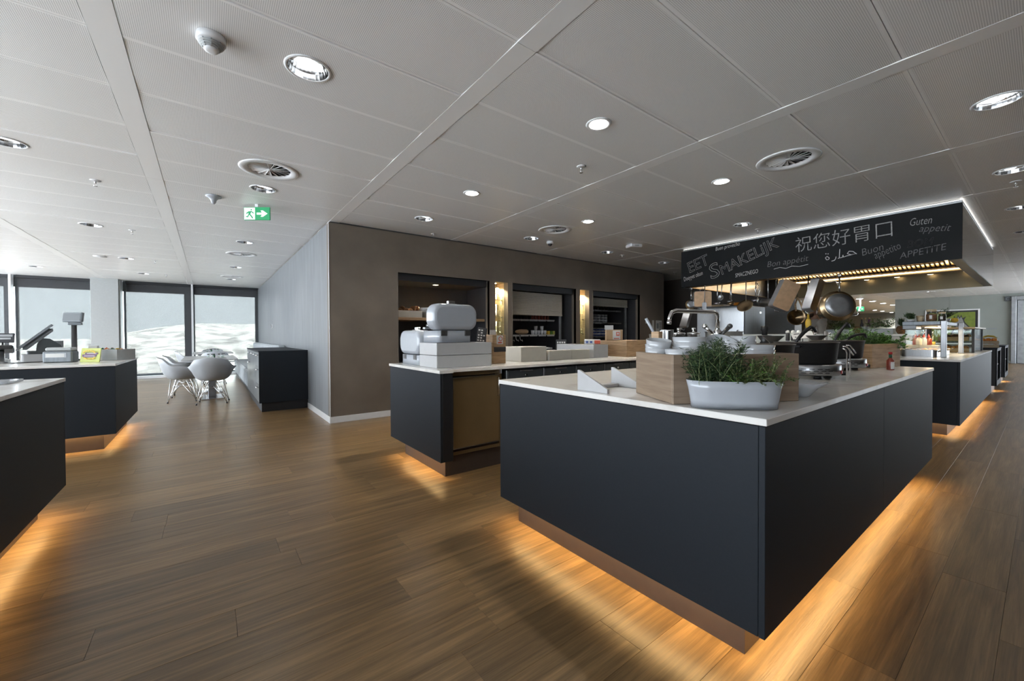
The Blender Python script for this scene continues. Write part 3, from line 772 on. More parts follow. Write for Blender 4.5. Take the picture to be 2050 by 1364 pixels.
# condiment trays on the tables
def caddy(x,y,lab):
    t = thing('condiment_tray',lab,'tray',(x,y,.75),.1,group='condiment trays on the dining tables')
    q = MB(); q.prism(rrect(-.16,-.07,.16,.07,.02),0,.012); q.build('tray','white_matt',t)
    for i,(px,py,m) in enumerate(((-.12,.02,'glass'),(-.06,-.02,'tumbler'),(-.03,.03,'green_foil'),(.05,.02,'tumbler'),(.10,-.02,'glass'),(.13,.03,'tumbler'))):
        q = MB(); q.lathe([(.001,.012),(.022,.012),(.022,.065),(.017,.075)],12,(px,py,.001)); q.lathe([(.001,.014),(.019,.014),(.019,.05),(.001,.05)],10,(px,py,.001)); jar = q.build('jar',m,t)
        q = MB(); q.lathe([(.001,.076),(.019,.076),(.019,.092),(.001,.094)],12,(px,py,.001)); q.build('lid','dark_metal',jar)
caddy(.12,9.75,'white tray of small jars on the nearer white dining table')
caddy(.10,13.55,'white tray of small jars on the farther white dining table')

# ================================================================== CHECKOUT COUNTER ITEMS (worktop z = .90)
Z = .901
t = thing('cash_register','grey touch-screen cash register tilted on its black foot','register',(-1.54,7.08,Z), rz=R(12))
q = MB(); q.prism(rrect(-.17,-.14,.17,.14,.03),0,.085); q.build('base','white_matt',t)
q = MB(); q.prism(rrect(-.13,-.12,.11,.12,.03),.086,.12); q.build('tray','mid_plastic',t)
for yy in (-.07,.07):
    q = MB(); M_ = TR(0,yy,0) @ RX(PI/2)
    q.prism([(-.06,.10),(.17,.10),(.13,.19),(.05,.26),(-.02,.27),(-.05,.20)],-.055,.055,M_,True); q.build('foot','mid_plastic',t)
q = MB(); q.box((-.03,-.014,.12),(.155,.014,.235)); q.build('light_stripe','white_gloss',t)
sc = MB(); M_ = TR(-.06,0,.27) @ RY(R(-47))
sc.prism(rrect(-.20,-.19,.20,.19,.02),0,.02,M_); sc.cbox((-.16,-.16,-.045),(.17,.16,-.0005),.02,M_); s_ = sc.build('screen_housing','grey_plastic',t)
q = MB(); q.box((-.18,-.17,.0202),(.18,.17,.022),M_); q.build('screen_glass','ink',s_)
t = thing('customer_display','small customer display on a dark pole beside the register','display',(-1.265,6.93,Z))
q = MB(); q.lathe([(.001,0),(.055,0),(.07,.012),(.025,.02),(.024,.42),(.001,.42)],18); q.build('pole','dark_metal',t)
q = MB(); q.cbox((-.05,-.03,.421),(.07,.03,.455),.008); q.build('bracket','grey_plastic',t)
M_ = TR(-.01,0,.456) @ RZ(R(-32)) @ RX(R(-8)); q = MB(); q.cbox((-.105,-.02,0),(.105,.02,.115),.008,M_); h_ = q.build('head','grey_plastic',t)
q = MB(); q.box((-.093,-.0225,.012),(.093,-.0205,.103),M_); q.build('display_window','mid_plastic',h_)
t = thing('napkin_dispenser','low silver napkin dispenser in front of the register','dispenser',(-1.30,6.56,Z), rz=R(-8))
q = MB(); q.cbox((-.115,-.085,0),(.115,.085,.125),.012); q.build('housing','steel_dull',t)
q = MB(); q.cbox((-.095,-.0875,.055),(.07,-.0855,.105),.001); q.build('front_window','steel_dark',t)
q = MB(); q.cbox((-.10,-.07,.126),(.11,.07,.165),.012); q.build('lid','grey_paint',t)
q = MB(); q.prism(rrect(-.105,-.02,.03,.02,.018),.06,.098,TR(0,-.0875,0) @ TR(0,.0,0)) if False else q.cbox((-.088,-.0885,.06),(.055,-.0876,.098),.0004); q.build('napkin_fold','paper',t)
t = thing('leaflet_stand','lime yellow card with a purple printed emblem on the checkout counter','card',(-1.05,6.38,Z), rz=R(-38))
M_ = RX(R(-9)); q = MB(); q.cbox((-.11,-.003,0),(.11,.003,.155),.001,M_); q.build('card','lime',t)
q = MB(); q.prism([(-.09,-.0065),(.07,-.0065),(.07,-.0035),(-.09,-.0035)],.06,.085,M_); q.prism([(-.06,-.006),(.085,-.006),(.085,-.0035),(-.06,-.0035)],.086,.105,M_)
q.prism([(-.075,-.006),(.04,-.006),(.04,-.0035),(-.075,-.0035)],.052,.0595,M_); q.build('emblem','print_purple',t)
q = MB()
for i in range(9):
    a = i/8*PI; q.sphere((.0+.062*math.cos(a),-.005,.105+.022*math.sin(a)),.0085,7,5,(1,.3,1),M_)
    q.sphere((.0+.055*math.cos(a),-.005,.048-.012*math.sin(a)),.008,7,5,(1,.3,1),M_)
q.build('emblem_garnish','yellow',t)
q = MB(); q.box((-.068,-.0068,.066),(.052,-.0066,.071),M_); q.box((-.04,-.0068,.093),(.066,-.0062,.098),M_); q.build('emblem_lines','paper',t)
q = MB(); q.cbox((-.05,.005,0),(.05,.06,.004),.001); q.build('foot','lime',t)
t = thing('sachet_box','pale grey open box full of sachets at the counter corner','box',(-.955,6.90,Z), rz=R(-36))
q = MB(); W,D,Hh = .19,.12,.13
q.box((-W,-D,0),(W,D,.006)); q.box((-W,-D,.006),(-W+.008,D,Hh)); q.box((W-.008,-D,.006),(W,D,Hh)); q.box((-W+.008,-D,.006),(W-.008,-D+.008,Hh)); q.box((-W+.008,D-.008,.006),(W-.008,D,Hh)); q.build('box','grey_paint',t)
for k,mn in enumerate(('print_red','sauce','green_foil','yellow')):
    q = MB()
    for i in range(12):
        M_ = TR(rnd.uniform(-.16,.16),rnd.uniform(-.09,.09),.10+rnd.uniform(0,.03)) @ Matrix.Rotation(rnd.uniform(0,6),4,Vector((rnd.uniform(-1,1),rnd.uniform(-1,1),rnd.uniform(-.4,.4))))
        q.cbox((-.025,-.012,-.002),(.025,.012,.002),.001,M_)
    stuff(q.build('sachets',mn,t))
t = thing('paper_cone','white paper napkin standing behind the lime card','paper',(-1.06,6.72,Z))
q = MB(); q.prism([(-.06,-.03),(.06,-.02),(.05,.03),(-.05,.03)],0,.135); q.prism([(-.05,-.02),(.02,-.02),(.03,.02),(-.04,.02)],.135,.175); q.build('napkin','paper',t)
t = thing('card_terminal','black card payment terminal on a pole at the photo edge','terminal',(-1.78,6.72,Z), rz=R(10))
q = MB(); q.lathe([(.001,0),(.06,0),(.06,.01),(.035,.02),(.035,.13),(.001,.13)],16); q.build('pole','steel_dark',t)
M_ = TR(0,0,.13) @ RX(R(-18)); q = MB(); q.cbox((-.09,-.09,0),(.10,.09,.045),.012,M_); hh = q.build('body','black',t)
q = MB(); q.cbox((-.06,-.07,.0452),(.07,.0,.047),.001,M_); q.build('keypad','mid_plastic',hh)
M_ = TR(.02,.05,.24) @ RZ(R(-14)) @ RX(R(-14)); q = MB(); q.cbox((-.085,-.006,-.02),(.085,.006,.085),.004,M_); pl = q.build('sign_plate','ink',t)
q = MB(); q.box((-.07,-.0085,.045),(.07,-.0062,.07),M_); q.box((-.06,-.0085,.015),(.06,-.0062,.035),M_); q.build('sign_print','steel_dark',pl)
q = MB(); q.tube([(.02,.04,.14),(.02,.05,.22)],.008,8); q.build('sign_post','black',t)
t = thing('paper_tray','thin white shallow tray behind the card terminal','tray',(-2.02,7.05,Z), rz=R(8))
q = MB(); q.prism(rrect(-.30,-.12,.20,.12,.04),.03,.038); q.prism(rrect(-.32,-.14,.22,.14,.05),.0,.0295); q.build('tray','white_matt',t)
cu = MB(); cu.tube([(-1.72,6.66,.908),(-1.66,6.60,.906),(-1.58,6.63,.906),(-1.50,6.70,.906),(-1.44,6.74,.91),(-1.38,6.72,.93)],.005,6); tag(cu.build('cable','black'),'thin black cable lying from the card terminal to the register','cable')
t = thing('tablet_board','thin pale flat slab lying on the left-edge counter','board',(-1.25,3.72,WT+.001))
q = MB(); q.prism(rrect(-.5,-.02,.30,.25,.015),0,.012); q.build('slab','white_gloss',t)
# ================================================================== BREAD COUNTER ITEMS
Z = .901
for i,(z,lab) in enumerate(((Z,'white crate lying directly on the bread counter, lower of two'),(Z+.109,'white crate on top of another one, holding up the bread bin'))):
    t = thing('white_crate',lab,'crate',(1.535,3.088,z),group='stacked white crates')
    q = MB(); q.cbox((0,0,0),(.012,.345,.105),.002); q.cbox((.545,0,0),(.557,.345,.105),.002); q.cbox((.0121,0,0),(.5449,.012,.105),.002); q.cbox((.0121,.333,0),(.5449,.345,.105),.002); q.build('sides','white_matt',t)
    q = MB(); q.box((.012,.012,.002),(.545,.333,.012)); q.build('bottom','white_matt',t)
    q = MB(); q.cbox((.012,.012,.09),(.545,.333,.1045),.001); q.build('lid_board','white_matt',t)
def bin_lid(w, h, d, r, k=7):
    b = MB(); rows = []
    for s,o in ((0,0),(.02,.0),(.70,.0),(.86,.006),(.96,.018),(1,.034)):
        rows.append((s*d, o))
    vs = []; n = None
    for y,o in rows:
        pts = rrect(-w/2+o,o,w/2-o,h-o,max(.02,r-o*.6),k); n = len(pts)
        vs += [(x,-y,z) for x,z in pts]
    fs = []
    for j in range(len(rows)-1):
        for i in range(n): fs.append((j*n+i,j*n+(i+1)%n,(j+1)*n+(i+1)%n,(j+1)*n+i))
    b.add(vs,fs,True); b.add(vs[-n:],[tuple(range(n))],False); b.add(vs[:n],[tuple(range(n-1,-1,-1))])
    return b
def bread_bin(lab, loc, rz, wl, wb, hb):
    t = thing('bread_bin',lab,'bread bin',loc,rz,'white enamel bread bins')
    q = MB(); q.prism(rrect(-wb/2,-.0,wb/2,.30,.045),0,hb,None,True); q.build('base','white_gloss',t)
    q = bin_lid(wl,.232,.12,.085); o = q.build('lid','white_gloss',t,(0,.105,hb+.003))
    q = MB(); q.cbox((-.045,-.02,.228),(.04,.022,.236),.002); q.cbox((-.035,.0,.236),(.035,.03,.262),.003); q.build('handle','steel',o,(.0,-.04,0))
    for s in (-1,1):
        q = MB(); q.cbox((s*.12-.032,-.006,hb-.045),(s*.12+.032,.0,hb+.002),.002); 
        for dx in (-.018,.018): q.cyl((s*.12+dx,-.009,hb-.02),(s*.12+dx,-.006,hb-.02),.004,n=8)
        q.build('hinge','dark_metal',t)
    return t
bread_bin('white bread bin with raised lid standing on two white crates',(1.735,3.118,Z+.2165),R(3),.455,.345,.103)
bread_bin('white bread bin with raised lid standing directly on the counter',(1.555,3.70,Z),R(-90),.47,.43,.095)
t = thing('card_holder','wooden box with a white printed card and a dark band','holder',(2.205,3.24,Z))
q = MB(); q.cbox((0,0,0),(.16,.016,.283),.002); q.cbox((0,.0161,0),(.016,.11,.283),.002); q.cbox((.144,.0161,0),(.16,.11,.283),.002); q.cbox((.0161,.094,0),(.1439,.11,.283),.002); q.build('box','beech',t)
q = MB(); q.cbox((.05,-.003,.19),(.125,-.0003,.275),.0005); cdp = q.build('card','paper',t)
q = MB(); M_ = RX(PI/2); q.lathe([(.017,0),(.024,0),(.024,.001),(.017,.001),(.017,0)],16,(0,0,0),TR(.095,-.0032,.243) @ RX(PI/2)); q.box((.065,-.0042,.20),(.11,-.0032,.212)); q.build('card_print','print_red',cdp)
q = MB(); q.box((.018,-.002,.115),(.16,-.0002,.162)); q.build('dark_band','ink',t)
q = MB(); q.cbox((-.0,.04,.20),(.07,.045,.33),.001); q.build('back_card','paper',t)
def display_box(lab, x0,y0,x1,y1,h, mat='white_matt', seam=None):
    t = thing('display_box',lab,'box',(x0,y0,Z),group='display boxes on the bread counter')
    q = MB(); q.cbox((0,0,0),(seam or (x1-x0),y1-y0,h),.002); q.build('body',mat,t)
    if seam: q = MB(); q.cbox((seam+.001,0,0),(x1-x0,y1-y0,h),.002); q.build('body',mat,t)
    return t
display_box('cream white box right of the wooden card holder',2.577,3.264,2.93,3.54,.155,'cream')
display_box('low long white box with a seam, between two taller boxes',2.956,3.25,3.60,3.37,.107,'cream',.345)
display_box('tall white box whose long side faces the camera, left of the wooden riser',3.683,3.26,3.945,3.90,.158)
t = thing('wooden_riser','beech box riser at the far end of the bread counter','riser',(4.168,3.152,Z))
q = MB(); q.cbox((0,0,0),(.02,.55,.191),.002); q.cbox((.0201,0,0),(.80,.02,.191),.002); q.cbox((.78,.0201,0),(.80,.55,.191),.002); q.build('sides','beech',t)
q = MB(); q.cbox((.0,.0,.1911),(.80,.55,.203),.002); q.build('top_board','beech',t)
t = thing('sign_block','kraft block with white printed card on the wooden riser','sign',(4.20,3.50,Z+.204), rz=R(-35))
q = MB(); q.cbox((0,0,0),(.22,.06,.14),.003); q.build('block','kraft',t)
q = MB(); q.cbox((.085,-.004,.01),(.185,-.0003,.13),.0005); c_ = q.build('card','paper',t)
q = MB(); q.cbox((.13,-.006,.06),(.175,-.0042,.11),.0004); q.box((.10,-.006,.02),(.17,-.0042,.03)); q.build('card_print','print_red',c_)
q = MB(); q.cbox((.14-.0,-.0076,.075),(.165,-.0062,.10),.0003); q.build('card_print','paper',c_)
q = MB(); q.cbox((-.015,.02,.141),(.10,.025,.20),.001); q.build('back_card','paper',t)
t = thing('packet','white packet with blue and red print lying on the tall white box','packet',(3.80,3.52,Z+.16), rz=R(-50))
M_ = RX(R(8)); q = MB(); q.cbox((0,0,0),(.20,.06,.055),.006,M_); q.build('sleeve','paper',t)
q = MB(); q.cbox((.125,-.002,.006),(.198,-.0003,.05),.0005,M_); q.build('red_print','print_red',t)
q = MB(); q.cbox((.02,-.002,.015),(.05,-.0003,.04),.0005,M_); q.cbox((.07,-.002,.015),(.10,-.0003,.04),.0005,M_); q.build('blue_print','print_blue',t)
t = thing('small_sign','small black sign with white print behind the tall white box','sign',(3.79,3.93,Z), rz=R(-45))
q = MB(); M_ = RX(R(-10)); q.cbox((-.07,0,0),(.07,.008,.22),.002,M_); q.build('plate','ink',t)
q = MB()
for i in range(4):
    for j in range(4): q.box((-.055+.03*i,-.0015,.08+.03*j),(-.035+.03*i,-.0002,.10+.03*j),M_)
q.build('print','paper',t)
t = thing('cutlery_tray','dark oval tray of cutlery behind the low white box','tray',(3.15,3.60,Z))
q = MB(); q.lathe([(.001,0),(.15,0),(.19,.06),(.20,.10),(.19,.10),(.14,.012),(.001,.012)],24,sx=1,sy=.6); q.build('tray','steel_dark',t)
for i in range(5):
    q = MB(); a = rnd.uniform(-.4,.4); q.tube([(-.14,-.04+.02*i,.105),(.0,-.04+.02*i,.112),(.13,-.04+.02*i+a*.05,.12)],[.004,.004,.012],6); q.build('cutlery','steel',t)
t = thing('menu_strip','tall black menu strip with white dots leaning behind the bread bin','menu',(2.28,3.62,Z), rz=R(-35))
M_ = RY(R(8)); q = MB(); q.cbox((-.05,0,0),(.05,.006,.36),.002,M_); q.build('strip','ink',t)
q = MB()
for j in range(12):
    for i in range(3):
        if rnd.random() < .75: q.box((-.04+.028*i,-.0012,.03+.027*j),(-.022+.028*i,-.0002,.044+.027*j),M_)
q.build('print','paper',t)
t = thing('wrapped_rolls','row of small white wrapped sticks lying beside the wooden holder','rolls',(2.06,3.30,Z))
for i in range(6):
    q = MB(); q.cyl((.0,.02+.022*i,.012),(.09,.02+.022*i,.012),.0105,n=8); q.build('stick','paper',t)
# folded cloth roll inside the second bin? small grey lid fitting seen above it
t = thing('lid_clip','small grey fitting on top of the lower bread bin','clip',(1.62,3.42,Z+.335))
q = MB(); q.cbox((-.05,-.02,0),(.05,.02,.02),.004); q.cyl((0,-.02,.035),(0,.02,.035),.018,n=12); q.build('clip','steel_dark',t)

# ================================================================== NICHE CONTENTS
t = thing('bread_shelf','beech shelf inside the first wall niche','shelf',(2.262,5.95,1.42))
q = MB(); q.cbox((0,0,0),(1.626,.60,.044),.003); q.build('board','beech',t)
t = thing('bread_tray','white tray heaped with brown loaves on the niche shelf','tray',(2.30,5.97,1.465))
q = MB(); q.box((0,0,0),(.42,.40,.008)); q.cbox((0,0,.008),(.42,.012,.105),.002); q.cbox((0,.388,.008),(.42,.40,.105),.002); q.cbox((0,.0121,.008),(.012,.3879,.105),.002); q.cbox((.408,.0121,.008),(.42,.3879,.105),.002); q.build('tray','cream',t)
for i in range(7):
    l = MB(); M_ = TR(.05+.057*i, .17+rnd.uniform(-.03,.03), .105+rnd.uniform(0,.05)) @ RZ(R(88+rnd.uniform(-3,3))) ; l.sphere((0,0,0),.06,12,8,(2.2,.46,.75),M_)
    tag(l.build('bread_loaf','bread',None,(2.30,5.97,1.465)),'dark brown loaf, %s from the left, in the white tray on the niche shelf'%ORD[i],'bread','loaves in the niche tray')
t = thing('white_bowl','white bowl beside the bread tray on the niche shelf','bowl',(2.86,6.12,1.465))
q = MB(); q.lathe([(.001,0),(.06,0),(.13,.13),(.137,.165),(.128,.165),(.10,.06),(.001,.02)],28); q.build('bowl','porcelain',t)
t = thing('niche_spotlight','small recessed warm spotlight in the first niche ceiling','lamp',(3.01,6.08,2.02))
q = MB(); q.lathe([(.045,-.008),(.06,-.006),(.06,0),(.045,0),(.045,-.008)],24); q.build('ring','chrome',t)
q = MB(); q.lathe([(.001,-.004),(.044,-.004),(.044,-.001),(.001,-.001)],24); q.build('lens','glow_warm',t)
light('niche_lamp','SPOT',(0,0,-.02),45,(1,.82,.55),parent=t,spot_size=R(120),spot_blend=.6,shadow_soft_size=.04)
t = thing('cutting_board','pale wooden board standing at the left inside the first niche','board',(2.275,5.95,.752))
q = MB(); q.cbox((0,0,0),(.03,.30,.36),.004); q.build('board','oak',t)
# glass shelves with stacked tumblers
def tumbler():
    q = MB(); q.lathe([(.001,0),(.028,0),(.031,.01),(.036,.105),(.0335,.105),(.028,.013),(.001,.012)],12); return q.mesh('tumbler','tumbler')
TUM = tumbler(); first = True
for ni,(a,b,side) in enumerate(((4.008,4.285,'left'),(6.134,6.413,'right'))):
    lt = thing('niche_downlight','tiny warm lamp at the top of the %s glass niche'%side,'lamp',((a+b)/2,6.03,2.12))
    q = MB(); q.lathe([(.001,-.006),(.04,-.006),(.045,0),(.001,0)],20); q.build('lens','glow_warm',lt)
    light('niche_lamp','SPOT',(0,0,-.02),48,(1,.82,.55),parent=lt,spot_size=R(130),spot_blend=.5,shadow_soft_size=.03)
    for si,(z,lvl) in enumerate(((1.822,'upper'),(1.520,'middle'),(1.217,'lower'),(.93,'lowest'))):
        sh = thing('glass_shelf','%s glass shelf in the %s lit niche'%(lvl,side),'shelf',((a+b)/2,6.03,z),group='glass shelves in the lit niches')
        q = MB(); q.cbox((-(b-a)/2+.004,-.10,-.01),((b-a)/2-.004,.10,0),.001); q.build('pane','glass',sh)
        for sx in (-1,1):
            q = MB(); q.cyl((sx*((b-a)/2-.002),-.06,-.018),(sx*((b-a)/2-.03),-.06,-.018),.007,n=8); q.build('shelf_pin','dark_metal',sh)
        for row in range(2):
            for c in range(3):
                nst = 1 if (si == 3 or (c == 2 and ni == 1)) else 2
                for k in range(nst):
                    o = bpy.data.objects.new('tumbler',TUM); COL.objects.link(o)
                    o.location = ((a+b)/2+(c-1)*.082, 5.975+row*.09, z+.001+k*.0925+.0)
                    if k: o.location.z = z+.001+.106
                    tag(o,'clear tumbler, %s%s %s, %s shelf of the %s lit niche'%(('upper of two, ' if k else 'lower of two, ') if nst == 2 else '',('front','back')[row],('left','middle','right')[c],lvl,side),'glass','tumblers, %s shelf, %s lit niche'%(lvl,side))
# roller shutters
def shutter(lab, x0, x1, z0, z1, y, n):
    t = thing('roller_shutter',lab,'shutter',(x0,y,z1),group='beige roller shutters in the wall niches')
    h = (z1-z0)/n
    me = MB(); me.cbox((0,0,-h+.002),(x1-x0,.012,-.001),.004); sm = me.mesh('slat','shutter')
    for i in range(n): inst('slat',sm,t,(0,0,-i*h))
    q = MB(); q.cbox((0,-.006,z0-z1-.022),(x1-x0,.018,z0-z1),.003); q.build('bottom_bar','shutter',t)
    q = MB(); q.cbox((x1-x0-.055,.02,.752-z1),(x1-x0,.06,0),.003); q.build('guide_rail','steel_dark',t)
shutter('beige roller shutter half down in the middle wall niche',4.392,5.88,1.59,2.01,6.06,13)
shutter('beige roller shutter mostly rolled up in the third wall niche',6.532,8.075,1.85,2.01,6.08,5)
def rack(lab, x0, x1, z, mat):
    t = thing('rack_shelf',lab,'shelf',(x0,6.20,z),group='rack shelves behind the shutters')
    q = MB(); q.cbox((0,0,-.012),(x1-x0,.45,0),.002); q.build('board',mat,t)
    for k in range(6):
        q = MB(); x = (x1-x0)*(k+.05)/6; q.prism([(x,-.01),(x+(x1-x0)/6-.03,-.01),(x+(x1-x0)/6-.05,.0)][:3],-.03,-.005) if False else q.cbox((x,-.006,-.035),(x+(x1-x0)/6-.03,-.0005,.0),.001); q.build('label_strip',mat,t)
rack('upper white rack shelf under the half-lowered shutter',4.41,5.80,1.494,'white_matt')
rack('lower white rack shelf with cups under the half-lowered shutter',4.41,5.80,1.19,'white_matt')
rack('top dark rack shelf in the third niche',6.55,8.0,1.755,'dark_metal')
rack('middle dark rack shelf in the third niche',6.55,8.0,1.468,'dark_metal')
rack('lower dark rack shelf in the third niche',6.55,8.0,1.150,'dark_metal')
def jar_mesh(nm, r, h, mat, lid):
    q = MB(); q.lathe([(.001,0),(r,0),(r,h*.8),(r*.7,h*.9),(.001,h*.9)],10); q.cur = 1; q.lathe([(.001,h*.9),(r*.75,h*.9),(r*.75,h),(.001,h)],10); return q.mesh(nm,[mat,lid])
J1 = jar_mesh('spice_jar',.03,.09,'soil','brass'); J2 = jar_mesh('sauce_jar',.03,.09,'sauce','dark_metal')
for i in range(14):
    me = J1 if i < 8 else J2
    o = bpy.data.objects.new('spice_jar' if i < 8 else 'sauce_jar',me); COL.objects.link(o); o.location = (4.62+i*.082,6.30,1.495)
    tag(o, ('small dark jar, %s from the left, in the row just below the half-lowered shutter'%ORD[i]) if i < 8 else 'small red jar, %s of the red ones, just below the half-lowered shutter'%ORD[i-8],'jar','jars under the half-lowered shutter')
CUP = MB(); CUP.lathe([(.001,0),(.030,0),(.040,.085),(.036,.085),(.027,.01),(.001,.008)],14); CUP = CUP.mesh('paper_cup','porcelain')
for i in range(5):
    for k in range(2 if i in (1,3) else 1):
        o = bpy.data.objects.new('cup',CUP); COL.objects.link(o); o.location = (5.28+i*.082,6.30,1.191+k*.087); tag(o,'white cup, %s from the left, %s, lower rack of the middle niche'%(ORD[i],'on another cup' if k else 'standing on the shelf'),'cup','white cups in the middle niche')
for i,(m,l) in enumerate((('yellow','yellow packet between cups and green packets, middle niche'),('leaf_bright','nearer green packet on the rack shelf, middle niche'),('lime','pale green packet at the shelf end, middle niche'))):
    q = MB(); q.cbox((0,0,0),(.06,.05,.075),.003); tag(q.build('packet',m,None,(5.70+.0-.0+i*.07-.02,6.28,1.191)),l,'packet')
q = MB(); q.sphere((0,0,.055),.06,16,8,(2.7,1.3,.9)); q.sphere((.1,0,.06),.05,12,8,(1.2,1,1)); tag(q.build('paper_bag','kraft',None,(5.02,6.33,1.192)),'crumpled brown bag on the lower rack shelf, middle niche','bag')
for i in range(3):
    q = MB(); q.tube([(0,0,0),(0,-.01,-.05),(.02,-.01,-.08),(.05,-.01,-.07),(.06,-.01,-.10)],.006,6); tag(q.build('hook','white_paint',None,(4.66+i*.10,6.19,1.156)),'white hook, %s from the left, below the lower rack shelf, middle niche'%ORD[i],'hook','white hooks in the middle niche')
# stacked cups and cans in the third niche
def can(nm, m0, m1):
    q = MB(); q.lathe([(.001,0),(.042,0),(.046,.040)],14); q.cur = 1; q.lathe([(.046,.040),(.049,.050),(.049,.062),(.043,.062),(.03,.02),(.001,.02)],14); return q.mesh(nm,[m0,m1])

CA = can('cup','grey_plastic','porcelain'); CB = can('cup','yellow','lime'); CC = can('cup','print_purple','porcelain'); CD = can('cup','print_blue','porcelain')
for c in range(8):
    for k in range(3):
        o = bpy.data.objects.new('cup', CB if c == 0 else CA); COL.objects.link(o); o.location = (6.72+c*.125,6.36,1.469+k*.0635)
        tag(o,('yellow' if c == 0 else 'white and grey')+' cup, %s stack from the left, %s, middle rack, third niche'%(ORD[c],TIER[k]),'cup','stacked cups, middle rack, third niche')
for c in range(8):
    for k in range(3):
        o = bpy.data.objects.new('cup', CC if (c < 4 and k > 0) else CD); COL.objects.link(o); o.location = (6.72+c*.125,6.36,1.151+k*.0635)
        tag(o,('purple' if (c < 4 and k > 0) else 'blue')+' printed cup, %s stack from the left, %s, lower rack, third niche'%(ORD[c],TIER[k]),'cup','stacked cups, lower rack, third niche')
for c in range(9):
    o = bpy.data.objects.new('spice_jar', J1); COL.objects.link(o); o.location = (6.72+c*.11,6.34,1.756); tag(o,'small dark jar, %s from the left, top row of the third niche'%ORD[c],'jar','jars in the third niche')
# things on the wall end: socket, notices
t = thing('wall_socket','white wall socket on the dark wall beside the notice','socket',(8.43,5.80,1.495))
q = MB(); q.cbox((-.045,-.012,-.045),(.045,-.0005,.045),.004); q.build('plate','white_paint',t)
q = MB(); q.cbox((-.022,-.0135,-.022),(.022,-.0121,.022),.001); q.build('insert','grey_plastic',t)
for nm,x,wd,z0,z1,lab in (('notice',8.94,.26,1.21,1.53,'printed notice with a grey picture on the dark wall end'),('notice',8.70,.08,1.30,1.53,'narrow pinkish notice left of the printed notice')):
    t = thing(nm,lab,'notice',(x,5.799,0)); q = MB(); q.cbox((-wd/2,-.004,z0),(wd/2,-.0005,z1),.0008); q.build('sheet','paper',t)
    if wd > .1:
        q = MB(); q.box((-.10,-.0055,1.33),(-.01,-.0042,1.46)); q.build('picture','grey_plastic',t)
        q = MB()
        for k in range(7): q.box((.015,-.0055,1.27+k*.032),(.11,-.0042,1.284+k*.032))
        q.build('print','mid_plastic',t)
# ================================================================== ISLAND ITEMS
Z = .901
def open_box(t, L, D, H, th, mat, board):
    q = MB(); q.cbox((0,0,0),(L,th,H),.0015); q.build('side_board',mat,t)
    q = MB(); q.cbox((0,D-th,0),(L,D,H),.0015); q.build('side_board',mat,t)
    q = MB(); q.cbox((0,th+.0003,0),(th,D-th-.0003,H),.0015); q.build('side_board',mat,t)
    q = MB(); q.cbox((L-th,th+.0003,0),(L,D-th-.0003,H),.0015); q.build('side_board',mat,t)
    q = MB(); q.box((th,th,board-.012),(L-th,D-th,board)); q.build('inner_board',mat,t)
MT['beech_x'] = beech('beech_lengthwise', (.20,.142,.098), (.31,.232,.165), (2,2,26))
t = thing('wooden_box','beech box with white bowls on it, behind the herb planter','box',(1.468,.888,Z), rz=R(-29.3))
open_box(t,.556,.335,.196,.013,'beech_x',.155)
BA = Matrix.Translation((1.468,.888,Z)) @ Matrix.Rotation(R(-29.3),4,'Z')
def bowl_mesh(r, h):
    q = MB(); q.lathe([(.001,0),(r*.68,0),(r*.70,.004),(r*.93,h*.5),(r,h),(r*.965,h),(r*.88,h*.5),(r*.6,.012),(.001,.010)],32); return q.mesh('bowl','porcelain')
def put(me, name, p, lab, cat, group=None, rot=(0,0,0)):
    o = bpy.data.objects.new(name,me); COL.objects.link(o); o.location = p; o.rotation_euler = rot; return tag(o,lab,cat,group)
BW = bowl_mesh(.056,.060); BB = bowl_mesh(.072,.066); BL_ = bowl_mesh(.085,.055)
G = 'white bowls on the wooden box'
zb = Z+.1555
for k in range(3): put(BW,'bowl',(1.659,1.082,zb+k*.019),('lowest','middle','topmost, tilted')[k]+' white bowl of the leftmost stack on the wooden box','bowl',G,(R(9) if k==2 else 0, R(-5) if k==2 else 0, 0))
put(BW,'bowl',(1.588,.935,zb),'single low white bowl at the front left of the wooden box','bowl',G)
for k in range(3): put(BB,'bowl',(1.757,.985,zb+k*.022),('lowest','middle','topmost')[k]+' white bowl of the stack behind the tall herb','bowl',G)
put(BB,'bowl',(1.868,.905,zb+.028),'white bowl leaning tilted behind the tall herb','bowl',G,(R(28),R(-22),0))
for k in range(3): put(BW,'bowl',(1.985,.850,zb+k*.027),('lowest','middle','topmost')[k]+' bowl of the white stack next to the black pots','bowl',G)
for k in range(2): put(BL_,'bowl',(1.865,.760,zb+k*.02),('lower','upper')[k]+' wide white bowl at the right front of the wooden box','bowl',G)
